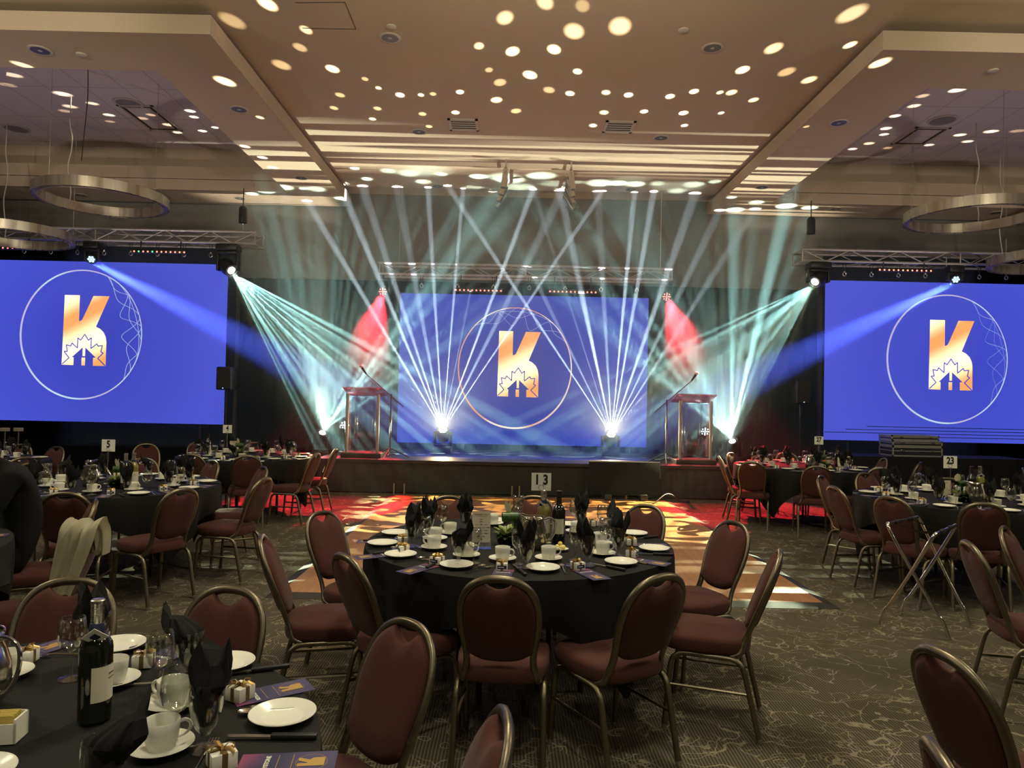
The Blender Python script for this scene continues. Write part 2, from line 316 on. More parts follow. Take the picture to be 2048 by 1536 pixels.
# parquet dance floor
wood = mat('dance_floor_wood', (.4, .2, .08), .36); n_ = MN(wood); P_ = n_.pos(); s_ = n_.sep(P_)
plk = n_.m('FLOOR', n_.m('MULTIPLY', s_[0], 1/.09)); pl2 = n_.m('FLOOR', n_.m('MULTIPLY', n_.m('ADD', s_[1], n_.m('MULTIPLY', plk, .37)), 1/.9))
cmb = n_.t.nodes.new('ShaderNodeCombineXYZ'); n_.put(cmb.inputs[0], plk); n_.put(cmb.inputs[1], pl2)
wn = n_.t.nodes.new('ShaderNodeTexWhiteNoise'); n_.put(wn.inputs['Vector'], cmb.outputs[0])
gr = n_.noise(n_.vm('MULTIPLY', P_, (14, 1.6, 1)), 2.2, 4, .6)
wc = n_.mix(n_.mr(gr, .3, .7), (.36, .160, .050), (.50, .25, .085)); wc = n_.mix(n_.mr(wn.outputs[0], 0, 1, 0, .35), wc, (.26, .11, .035))
sx = n_.m('ABSOLUTE', n_.m('SUBTRACT', n_.m('FRACT', n_.m('MULTIPLY', n_.m('ADD', s_[0], 1.8), 1/.9144)), .5)); sy = n_.m('ABSOLUTE', n_.m('SUBTRACT', n_.m('FRACT', n_.m('MULTIPLY', n_.m('ADD', s_[1], 0.1), 1/.9144)), .5))
n_.base(n_.mix(n_.m('MAXIMUM', n_.mr(sx, .4955, .498), n_.mr(sy, .4955, .498)), wc, (.12, .05, .02)))
edging = mat('dance_floor_edging', (.035, .033, .03), .45)
deckm = mat('stage_deck', (.035, .035, .038), .38); n_ = MN(deckm); n_.base(n_.mix(n_.mr(n_.noise(n_.pos(), 5, 5), .4, .65), (.022, .022, .024), (.06, .06, .065)))
n_.rough(n_.mr(n_.noise(n_.pos(), 3, 3), .3, .7, .28, .5))

# ------------------------------------------------------------------ mesh helpers
class MB:
    def __init__(s): s.bm = bmesh.new()
    def face(s, vs):
        try: return s.bm.faces.new(vs)
        except ValueError: return None
    def V(s, p): return s.bm.verts.new(p)
    def loft(s, rings, closed=True, cap0=True, cap1=True):
        R = [[s.V(p) for p in r] for r in rings]; n = len(R[0])
        for a, b in zip(R, R[1:]):
            for i in range(n if closed else n-1):
                j = (i+1) % n; s.face((a[i], a[j], b[j], b[i]))
        if cap0 and closed: s.face(R[0][::-1])
        if cap1 and closed: s.face(R[-1])
        return s
    def box(s, a, b, bev=0.0, M=None):
        M = M or Matrix.Identity(4)
        x0, y0, z0 = a; x1, y1, z1 = b
        if bev <= 0:
            return s.loft([[M @ Vector(p) for p in ((x0, y0, z), (x1, y0, z), (x1, y1, z), (x0, y1, z))] for z in (z0, z1)])
        def ring(z, i):
            o = []
            for cx, cy_, a0 in ((x1-bev, y1-bev, 0), (x0+bev, y1-bev, 90), (x0+bev, y0+bev, 180), (x1-bev, y0+bev, 270)):
                for k in (0, 45, 90):
                    t = math.radians(a0+k); o.append(M @ Vector((cx+(bev-i)*math.cos(t), cy_+(bev-i)*math.sin(t), z)))
            return o
        return s.loft([ring(z0, bev*.9), ring(z0+bev*.3, bev*.3), ring(z0+bev, 0), ring(z1-bev, 0), ring(z1-bev*.3, bev*.3), ring(z1, bev*.9)])
    def cyl(s, p, q, r, r2=None, seg=10, cap=True):
        p, q = Vector(p), Vector(q); r2 = r if r2 is None else r2
        z = (q-p).normalized(); x = z.orthogonal().normalized(); y = z.cross(x)
        rr = [[c + x*(k*math.cos(2*PI*i/seg)) + y*(k*math.sin(2*PI*i/seg)) for i in range(seg)] for c, k in ((p, r), (q, r2))]
        return s.loft(rr, True, cap, cap)
    def lathe(s, prof, c=(0, 0, 0), seg=24, M=None, close=False):
        c = Vector(c); M = M or Matrix.Identity(4); rings = []
        for r, z in prof:
            r = max(r, 1e-4); rings.append([M @ (c+Vector((r*math.cos(2*PI*i/seg), r*math.sin(2*PI*i/seg), z))) for i in range(seg)])
        return s.loft(rings, True, not close and prof[0][0] > 1e-3, not close and prof[-1][0] > 1e-3)
    def tube(s, pts, r, seg=8, closed=False, ry=None, up=None):
        pts = [Vector(p) for p in pts]; n = len(pts); ry = ry or r; rings = []; prev = None
        for i, p in enumerate(pts):
            a = pts[(i-1) % n] if (closed or i > 0) else p; b = pts[(i+1) % n] if (closed or i < n-1) else p
            t = (b-a).normalized()
            if up is not None: x = t.cross(Vector(up)); x = x.normalized() if x.length > 1e-4 else t.orthogonal().normalized()
            elif prev is None: x = t.orthogonal().normalized()
            else: x = (prev - t*prev.dot(t)).normalized()
            prev = x; y = t.cross(x)
            rings.append([p + x*(r*math.cos(2*PI*k/seg)) + y*(ry*math.sin(2*PI*k/seg)) for k in range(seg)])
        if closed: rings.append(rings[0]); 
        return s.loft(rings, True, not closed, not closed)
    def prism(s, poly, t, M=None):
        """flat polygon (x, z) given thickness t along +y, through M"""
        M = M or Matrix.Identity(4)
        a = [s.V(M @ Vector((x, 0, z))) for x, z in poly]; b = [s.V(M @ Vector((x, t, z))) for x, z in poly]; n = len(poly)
        for i, j, k in tessellate_polygon([[Vector((x, z, 0)) for x, z in poly]]):
            s.face((a[i], a[j], a[k])); s.face((b[k], b[j], b[i]))
        for i in range(n): j = (i+1) % n; s.face((a[i], b[i], b[j], a[j]))
        return s
    def grid(s, fn, nu, nv, closed_u=False):
        R = [[s.V(fn(i/(nu if closed_u else nu-1), j/(nv-1))) for i in range(nu)] for j in range(nv)]
        for a, b in zip(R, R[1:]):
            for i in range(nu if closed_u else nu-1):
                j = (i+1) % nu; s.face((a[i], a[j], b[j], b[i]))
        return s
    def sphere(s, c, r, seg=12, sq=(1, 1, 1)):
        c = Vector(c); n = seg//2
        rings = [[c+Vector((sq[0]*r*math.sin(PI*j/n)*math.cos(2*PI*i/seg), sq[1]*r*math.sin(PI*j/n)*math.sin(2*PI*i/seg), -sq[2]*r*math.cos(PI*j/n))) for i in range(seg)] for j in range(1, n)]
        b0 = s.V(c-Vector((0, 0, sq[2]*r))); b1 = s.V(c+Vector((0, 0, sq[2]*r)))
        R = [[s.V(p) for p in q] for q in rings]
        for a, b in zip(R, R[1:]):
            for i in range(seg): j = (i+1) % seg; s.face((a[i], a[j], b[j], b[i]))
        for i in range(seg): j = (i+1) % seg; s.face((b0, R[0][j], R[0][i])); s.face((b1, R[-1][i], R[-1][j]))
        return s
    def mesh(s, name, m, ang=35, solid=0.0):
        if solid: pass
        bmesh.ops.recalc_face_normals(s.bm, faces=s.bm.faces)
        for f in s.bm.faces: f.smooth = True
        me = bpy.data.meshes.new(name); s.bm.to_mesh(me); s.bm.free()
        me.set_sharp_from_angle(angle=math.radians(ang)); me.materials.append(m); return me
    def make(s, name, m, parent=None, ang=35, **kw):
        o = bpy.data.objects.new(name, s.mesh(name, m, ang)); COL.objects.link(o)
        if parent: o.parent = parent
        return o
def tag(o, label=None, cat=None, group=None, kind=None):
    for k, v in (('label', label), ('category', cat), ('group', group), ('kind', kind)):
        if v: o[k] = v
    return o
def thing(name, label, cat, loc=(0, 0, 0), rz=0.0, group=None):
    o = bpy.data.objects.new(name, None); o.empty_display_size = .1; COL.objects.link(o); o.location = loc; o.rotation_euler = (0, 0, rz)
    return tag(o, label, cat, group)
def struct(name, mb, m, ang=35):
    return tag(mb.make(name, m, None, ang), kind='structure')
def kids(o): return [c for c in bpy.data.objects if c.parent == o]
KID = {}
def dup(root, loc, rz, label, group=None, rx=0.0, ry=0.0, scale=None):
    if root.name not in KID:
        KID[root.name] = [(c, [(g, []) for g in kids(c)]) for c in kids(root)]
    r = root.copy(); COL.objects.link(r); r.location = loc; r.rotation_euler = (rx, ry, rz); r['label'] = label
    if group: r['group'] = group
    if scale: r.scale = scale
    for c, gs in KID[root.name]:
        c2 = c.copy(); COL.objects.link(c2); c2.parent = r
        for g, _ in gs:
            g2 = g.copy(); COL.objects.link(g2); g2.parent = c2
    return r
class Proto:
    """first use moves the built thing itself, later uses copy it"""
    def __init__(s, root): s.root = root; s.used = False
    def put(s, loc, rz, label, group=None, **kw):
        if s.used: return dup(s.root, loc, rz, label, group, **kw)
        kids_ = [(c, [(g, []) for g in kids(c)]) for c in kids(s.root)]; KID[s.root.name] = kids_
        s.used = True; r = s.root; r.location = loc; r.rotation_euler = (kw.get('rx', 0), kw.get('ry', 0), rz); r['label'] = label
        if group: r['group'] = group
        if kw.get('scale'): r.scale = kw['scale']
        return r
def text_mesh(name, txt, size, m, depth=.0008, bold=0.0, sx=1.0):
    cu = bpy.data.curves.new('tmp', 'FONT'); cu.body = txt; cu.size = size; cu.extrude = depth; cu.offset = bold; cu.align_x = 'CENTER'; cu.align_y = 'CENTER'; cu.resolution_u = 4
    o = bpy.data.objects.new('tmp', cu); COL.objects.link(o); dg = bpy.context.evaluated_depsgraph_get()
    me = bpy.data.meshes.new_from_object(o.evaluated_get(dg)); me.name = name; me.materials.clear(); me.materials.append(m)
    me.transform(Matrix.Diagonal((sx, 1, 1, 1)))
    bpy.data.objects.remove(o); bpy.data.curves.remove(cu); return me
def text_obj(name, txt, size, m, M, parent=None, depth=.0008, bold=0.0, sx=1.0):
    me = text_mesh(name, txt, size, m, depth, bold, sx); me.transform(M)
    o = bpy.data.objects.new(name, me); COL.objects.link(o); o.parent = parent; return o
def smooth_path(pts, k=3):
    P = [Vector(p) for p in pts]; out = []
    for i in range(len(P)-1):
        p0 = P[max(i-1, 0)]; p1 = P[i]; p2 = P[i+1]; p3 = P[min(i+2, len(P)-1)]
        for j in range(k):
            t = j/k; out.append(.5*((2*p1)+(p2-p0)*t+(2*p0-5*p1+4*p2-p3)*t*t+(3*p1-p0-3*p2+p3)*t**3))
    out.append(P[-1]); return out

pitcher_steel = mat('polished_steel', (.60, .57, .50), .16, 1.0); n_ = MN(pitcher_steel); n_.rough(n_.mr(n_.noise(n_.pos(True), 9, 2), .3, .7, .12, .24))

# ------------------------------------------------------------------ room
X0, X1, YB, YW, ZC, ZS = -13.0, 13.6, -7.0, 14.45, 5.72, 5.42     # side walls, rear, stage wall, ceiling, soffit underside
CX = .33
struct('floor', MB().box((X0, YB, -.1), (X1, YW+.2, 0)), carpet)
struct('wall_stage', MB().box((X0, YW, 0), (X1, YW+.2, 7)), wallpaint)
struct('wall_left', MB().box((X0-.2, YB, 0), (X0, YW+.2, 7)), wallpaint)
struct('wall_right', MB().box((X1, YB, 0), (X1+.2, YW+.2, 7)), wallpaint)
struct('wall_rear', MB().box((X0, YB-.2, 0), (X1, YB, 7)), wallpaint)
ZT = 6.3
SOFX = {-1: (-3.28, -4.28, -10.6, -11.6), 1: (3.94, 4.92, 11.3, 12.3)}
Y0, Y1, Y2, Y3 = 7.53, 8.42, 13.38, 14.32
def slab(mb, x0, y0, x1, y1, z0, z1):
    if x0 > x1: x0, x1 = x1, x0
    mb.box((x0, y0, z0), (x1, y1, z1)); return mb
# painted ceiling with the two tiled openings over the soffits
c = MB(); xl0, xl1 = SOFX[-1][2]-.34, SOFX[-1][1]+.34; xr0, xr1 = SOFX[1][1]-.34, SOFX[1][2]+.34; ya, yb = Y1-.34, Y2+.34
slab(c, X0-.2, YB-.2, X1+.2, ya, ZC, ZC+.1); slab(c, X0-.2, yb, X1+.2, YW+.2, ZC, ZC+.1)
slab(c, X0-.2, ya, xl0, yb, ZC, ZC+.1); slab(c, xl1, ya, xr0, yb, ZC, ZC+.1); slab(c, xr1, ya, X1+.2, yb, ZC, ZC+.1)
struct('ceiling', c, paint)
tl = MB(); slab(tl, xl0-.1, ya-.1, xl1+.1, yb+.1, ZT, ZT+.1); slab(tl, xr0-.1, ya-.1, xr1+.1, yb+.1, ZT, ZT+.1)
struct('ceiling_tiles', tl, tilem)
for s_, side in ((-1, 'left'), (1, 'right')):
    xi, xa, xb, xo = SOFX[s_]; m = MB()
    for (p0, q0, p1, q1) in ((xi, Y0, xo, Y1), (xi, Y2, xo, Y3), (xi, Y1, xa, Y2), (xb, Y1, xo, Y2)):
        slab(m, p0, q0, p1, q1, ZS, ZS+.21)
    g = .28                                                       # set-back neck that carries the soffit
    for (p0, q0, p1, q1) in ((xi+s_*g, Y0+g, xo-s_*g, Y0+g+.1), (xi+s_*g, Y3-g-.1, xo-s_*g, Y3-g), (xi+s_*g, Y0+g+.1, xi+s_*(g+.1), Y3-g-.1), (xo-s_*(g+.1), Y0+g+.1, xo-s_*g, Y3-g-.1)):
        slab(m, p0, q0, p1, q1, ZS+.2, ZC+.01)
    # inner risers of the coffer
    for (p0, q0, p1, q1, z0, z1) in ((xa, Y1-.08, xb, Y1, ZS+.2, 5.86), (xa, Y2, xb, Y2+.08, ZS+.2, 5.86), (xa-s_*.08, Y1-.08, xa, Y2+.08, ZS+.2, 5.86), (xb, Y1-.08, xb+s_*.08, Y2+.08, ZS+.2, 5.86),
                                 (xa-s_*.32, Y1-.4, xb+s_*.32, Y1-.3, 5.8, ZT+.02), (xa-s_*.32, Y2+.3, xb+s_*.32, Y2+.4, 5.8, ZT+.02), (xa-s_*.4, Y1-.4, xa-s_*.3, Y2+.4, 5.8, ZT+.02), (xb+s_*.3, Y1-.4, xb+s_*.4, Y2+.4, 5.8, ZT+.02),
                                 (xa-s_*.32, Y1-.3, xb+s_*.32, Y1-.02, 5.84, 5.87), (xa-s_*.32, Y2+.02, xb+s_*.32, Y2+.3, 5.84, 5.87), (xa-s_*.3, Y1-.3, xa-s_*.02, Y2+.3, 5.84, 5.87), (xb+s_*.02, Y1-.3, xb+s_*.3, Y2+.3, 5.84, 5.87)):
        slab(m, p0, q0, p1, q1, z0, z1)
    struct('ceiling_soffit_'+side, m, paint)
# access panel seams and the wall joint
hp = MB()
for a_, b_ in (((590, 5), (690, 4)), ((605, 56), (712, 58)), ((690, 4), (712, 58)), ((755, 388), (932, 396)), ((1128, 400), (1380, 401))):
    p, q = atZ(*a_, ZC), atZ(*b_, ZC); hp.cyl(p+Vector((0, 0, -.002)), q+Vector((0, 0, -.002)), .004, seg=4)
struct('trim_1', hp, mat('dark_seam', (.08, .07, .06), .8))

# ceiling fittings
trimw = mat('white_enamel', (.55, .50, .44), .5)
def downlight_proto():
    t = thing('downlight', '', 'ceiling light', group='recessed downlights')
    MB().lathe([(.125, -.002), (.125, -.008), (.10, -.012), (.098, -.002)], seg=28, close=True).make('trim_ring', trimw, t)
    MB().lathe([(.098, -.011), (.08, -.006), (.05, -.003), (.001, -.002)], seg=28).make('reflector', mat('reflector', (.16, .15, .14), .45, .6), t)
    MB().lathe([(.035, -.003), (.034, -.009), (.02, -.012), (.001, -.012)], seg=16).make('bulb', mat('lamp_glass', (.55, .5, .45), .3), t)
    return Proto(t)
DL = downlight_proto()
def dl(px, py, z, lab):
    p = atZ(px, py, z); DL.put((p.x, p.y, z), 0, lab)
dl(780, 75, ZC, 'recessed downlight in the central ceiling, nearest on its left side'); dl(1425, 95, ZC, 'recessed downlight in the central ceiling, nearest on its right side')
dl(838, 263, ZC, 'recessed downlight in the central ceiling left of the stage axis, middle of its row'); dl(1322, 275, ZC, 'recessed downlight in the central ceiling right of the stage axis, middle of its row')
dl(875, 372, ZC, 'recessed downlight on the left side of the central ceiling closest to the stage wall'); dl(1262, 378, ZC, 'recessed downlight on the right side of the central ceiling closest to the stage wall')
dl(80, 100, ZS, 'recessed downlight in the near border of the left soffit'); dl(478, 218, ZS, 'recessed downlight in the inner border of the left soffit, the nearer one')
dl(602, 355, ZS, 'recessed downlight in the inner border of the left soffit, the farther one'); dl(162, 390, ZS, 'recessed downlight in the far border of the left soffit, seen through the ring pendant')
dl(480, 396, ZS, 'recessed downlight in the far border of the left soffit above the truss end'); dl(1678, 245, ZS, 'recessed downlight in the inner border of the right soffit, the nearer one')
dl(1524, 374, ZS, 'recessed downlight in the inner border of the right soffit, the farther one'); dl(1672, 417, ZS, 'recessed downlight in the far border of the right soffit above the truss end')
dl(1992, 425, ZS, 'recessed downlight in the far border of the right soffit, seen through the ring pendant')
sp = thing('sprinkler_cap', '', 'sprinkler cap', group='flat round ceiling caps'); MB().lathe([(.001, -.014), (.05, -.014), (.058, -.010), (.058, 0)], seg=20).make('disc', trimw, sp)
SP = Proto(sp)
for px, py, z, lb in ((163, 109, ZS, 'small white round cap on the near border of the left soffit'), (782, 53, ZC, 'small round cap on the ceiling behind the nearest left downlight'), (1367, 60, ZC, 'small round cap on the ceiling left of the nearest right downlight'), (1986, 141, ZS, 'small white round cap on the near border of the right soffit')):
    SP.put(atZ(px, py, z), 0, lb)
spk = thing('ceiling_speaker', '', 'ceiling speaker', group='round speakers in the tiled ceiling'); MB().lathe([(.22, 0), (.22, -.012), (.19, -.018), (.188, -.006)], seg=32, close=True).make('rim', trimw, spk)
MB().lathe([(.001, -.009), (.189, -.009), (.189, 0)], seg=32).make('grille', mat('ceiling_grille', (.24, .22, .22), .7), spk)
SPK = Proto(spk)
SPK.put(atZ(257, 206, ZT), 0, 'round grey speaker in the left tiled ceiling behind the pendant cable'); SPK.put(atZ(33, 257, ZT), 0, 'round grey speaker in the left tiled ceiling at the left edge of the view'); SPK.put(atZ(1885, 240, ZT), 0, 'round grey speaker in the right tiled ceiling')
def vent(name, px, py, z, w, d, lab, slot=True):
    p = atZ(px, py, z); t = thing(name, lab, 'air vent', p, 0, 'ceiling air vents')
    f = MB(); 
    for a, b in (((-w/2, -d/2), (w/2, -d/2+.04)), ((-w/2, d/2-.04), (w/2, d/2)), ((-w/2, -d/2), (-w/2+.04, d/2)), ((w/2-.04, -d/2), (w/2, d/2))): f.box((*a, -.015), (*b, 0))
    f.make('frame', trimw, t); MB().box((-w/2+.03, -d/2+.03, -.004), (w/2-.03, d/2-.03, 0)).make('backing', blackplastic, t)
    if not slot:
        for k in range(5): MB().box((-w/2+.04, -d/2+.06+k*(d-.12)/4-.012, -.014), (w/2-.04, -d/2+.06+k*(d-.12)/4+.012, -.006)).make('slat', trimw, t)
    else: MB().box((-w/2+.1, -d/2+.1, -.013), (w/2-.1, d/2-.1, -.002)).make('plate', tilem, t)
vent('air_vent', 927, 249, ZC, .45, .45, 'square louvred vent in the central ceiling, left one', False); vent('air_vent', 1238, 253, ZC, .45, .45, 'square louvred vent in the central ceiling, right one', False)
vent('air_vent', 302, 236, ZT, .6, 1.1, 'square slot diffuser in the left tiled ceiling'); vent('air_vent', 1840, 272, ZT, .6, .8, 'square slot diffuser in the right tiled ceiling')
# track lights over the stage
def track(px, py, lab, dirn):
    p = atZ(px, py, ZC); t = thing('track_light', lab, 'spotlight', p, 0, 'hanging track lights over the stage')
    MB().cyl((0, 0, 0), (0, 0, -.12), .015).make('stem', chrome, t)
    MB().box((-.02, 0, -.15), (.02, 1.8, -.12)).make('rail', chrome, t)
    for k in range(4):
        y = .05+k*.5; a = Vector((0, y, -.16)); b = a+Vector((dirn*(.03+.05*k), -.02, -.33+.02*k))
        MB().cyl(a, b, .048, .055, 14).cyl((0, y, -.14), a+(b-a)*.3, .014, seg=6).make('lamp_head', chrome, t)
track(1012, 318, 'cluster of chrome cylinder spotlights hanging over the stage, left one', -1); track(1143, 322, 'cluster of chrome cylinder spotlights hanging over the stage, right one', 1)

# ring pendants
def ring_pendant(c, R, lab, cables, ztop):
    t = thing('ring_pendant', lab, 'pendant light', c, 0, 'brushed metal ring pendants')
    h = .15; MB().lathe([(R, 0), (R, h), (R-.004, h), (R-.004, .004)], seg=96, close=True).make('outer_band', ringm, t, 60)
    MB().lathe([(R-.085, h), (R-.085, .0), (R-.081, 0), (R-.081, h)], seg=96, close=True).make('inner_band', ringm, t, 60)
    MB().lathe([(R-.082, .03), (R-.003, .03), (R-.003, .034), (R-.082, .034)], seg=96, close=True).make('diffuser', mat('grey_diffuser', (.16, .14, .13), .5), t, 60)
    for k, a in enumerate(cables):
        x, y = (R-.045)*math.cos(a), (R-.045)*math.sin(a); zt = ztop-c[2]
        if k == 0:
            pts = [(x, y, .03)] + [(x+.03*math.sin(i*1.7), y, .05+(zt-.05)*i/8) for i in range(1, 8)] + [(x-.02, y, zt)]
            MB().tube(smooth_path(pts, 3), .009, 6).make('power_cable', mat('white_cable', (.6, .57, .52), .5), t)
        else: MB().cyl((x, y, .03), (x, y, zt), .0035, seg=5).make('suspension_wire', steel, t)
    return t
c = atY(205, 397, 10.9); ring_pendant((c.x, c.y, c.z-.07), .93, 'large brushed metal ring pendant hanging under the left coffer, whole in view', (2.65, 1.1, -.15, -1.9), ZT)
c = atY(22, 470, 11.9); ring_pendant((c.x, c.y, c.z-.07), .93, 'metal ring pendant cut by the left edge of the view, before the truss', (2.3, .6, -1.2), ZT)
c = atY(1942, 431, 10.9); ring_pendant((c.x, c.y, c.z-.07), .93, 'large brushed metal ring pendant hanging under the right coffer', (.9, 2.2, 3.1, -1.7), ZT)
c = atY(2104, 522, 11.9); ring_pendant((c.x, c.y, c.z-.07), .93, 'metal ring pendant cut by the right edge of the view, before the truss', (1.9, 3.3, -1.2), ZT)
p = atZ(176, 140, ZT); q = Vector((p.x-.03, p.y, ZT-1.35))
tag(MB().tube(smooth_path([(p.x, p.y, ZT), (p.x+.01, p.y, ZT-.4), (p.x-.02, p.y, ZT-.9), (p.x-.05, p.y, ZT-1.35)], 4), .006, 6).make('loose_cable', blackplastic), 'thin dark cable dangling loose from the left tiled ceiling', 'cable')

# ------------------------------------------------------------------ drapes and stage
def drape(name, x0, x1, y, z1, lab, z0=.02):
    n = int((x1-x0)/.045)
    def fn(u, v):
        x = x0+(x1-x0)*u; a = .035*math.sin(x*19+1.3*math.sin(x*3.1))+.015*math.sin(x*43)
        return Vector((x, y+a*(1-.35*v)+.012*math.sin(v*9+x*4), z0+(z1-z0)*v))
    m = MB().grid(fn, n, 6)
    g = bmesh.ops.solidify(m.bm, geom=list(m.bm.faces), thickness=.012)
    return tag(m.make(name, drape_m, None, 60), lab, 'curtain', 'black pipe and drape')
drape('stage_drape', X0+.1, -5.5, 14.2, 4.50, 'tall black drape behind the left truss and screen'); drape('stage_drape', 6.25, X1-.1, 14.2, 4.60, 'tall black drape behind the right truss and screen')
drape('stage_drape', -5.48, 6.23, 14.39, 3.94, 'lower black drape behind the stage and central screen')
SX0, SX1, SY0, SY1, SZ = -3.15, 3.72, 11.66, 14.32, .55
st = thing('stage', 'black stage platform with fabric skirt below the central screen', 'stage', (0, 0, 0))
MB().box((SX0, SY0, SZ-.05), (SX1, SY1, SZ)).make('deck', deckm, st)
MB().box((SX0-.01, SY0-.012, SZ-.05), (SX1+.01, SY0, SZ+.002)).make('edge_trim', blackplastic, st)
sk = MB()
def skf(u, v):
    L = (SX1-SX0)+2*2.5; d = u*L
    a = .010*math.sin(d*31+math.sin(d*5))
    if d < 2.5: p = Vector((SX0+.03+a, SY0+2.5-d, 0))
    elif d < 2.5+SX1-SX0: p = Vector((SX0+d-2.5, SY0+.03+a, 0))
    else: p = Vector((SX1-.03+a, SY0+d-2.5-(SX1-SX0), 0))
    p.z = .02+(SZ-.07)*v; return p
sk.grid(skf, 420, 4); sk.make('skirt', skirt_m, st, 60)
for x in (-1.95, -1.78, -.02, .1):                                                 # pale feet of the platform showing below
    MB().cyl((x+.1, SY0-.02, .0), (x+.1, SY0-.02, .17), .012, seg=8).make('foot_post', mat('tan_post', (.35, .26, .18), .5), st)
for x in (-1.4, .32, 2.0):
    MB().box((x-.003, SY0, SZ), (x+.003, SY1, SZ+.0012)).make('deck_seam', blackplastic, st)

# LED walls
LOGO = [(808, 405), (950, 405), (950, 648), (958, 652), (978, 640), (992, 612), (1080, 409), (1232, 409), (1112, 702), (1150, 720), (1185, 752), (1207, 795), (1216, 845), (1216, 1073), (1007, 1074), (800, 1068)]
HOUSE = [(1007, 888), (1122, 997), (1096, 997), (1096, 1078), (912, 1078), (912, 997), (893, 997)]
LEAF = [(806, 1062), (868, 1002), (820, 944), (850, 942), (838, 880), (880, 890), (892, 862), (944, 908), (946, 812), (972, 832), (1010, 776), (1046, 832), (1073, 808), (1073, 910), (1128, 864), (1138, 886), (1180, 880), (1168, 940), (1190, 952), (1140, 1002), (1210, 1070)]
def lg(p, k=508.0): return ((p[0]-975)/k, (778-p[1])/k)
gold = mat('screen_gold', (.02, .02, .02), .3); n_ = MN(gold); s_ = n_.sep(n_.pos(True))
dg_ = n_.m('ADD', n_.m('MULTIPLY', s_[0], -.55), n_.m('MULTIPLY', s_[2], 1.0))
wv_ = n_.m('SINE', n_.m('ADD', n_.m('MULTIPLY', dg_, 5.6), 1.35))
n_.emit(n_.mix(n_.mr(wv_, -.9, 1.0), srgb(240, 160, 90), (1.7, 1.3, .75)), 1.25)
ringgold = mat('screen_ring_warm', (.02, .02, .02), .3); n_ = MN(ringgold); n_.emit(n_.mix(n_.mr(n_.noise(n_.pos(True), 1.3, 1), .42, .6), (.9, .35, .22), (1.1, 1.0, .85)), .9)
ringcool = mat('screen_ring_cool', (.02, .02, .02), .3); n_ = MN(ringcool); n_.emit(n_.mix(n_.mr(n_.noise(n_.pos(True), 1.1, 1), .42, .6), (.62, .55, .85), (.6, .85, 1.0)), .9)
wavem = emis('screen_wave', (.50, .60, .95), .8)
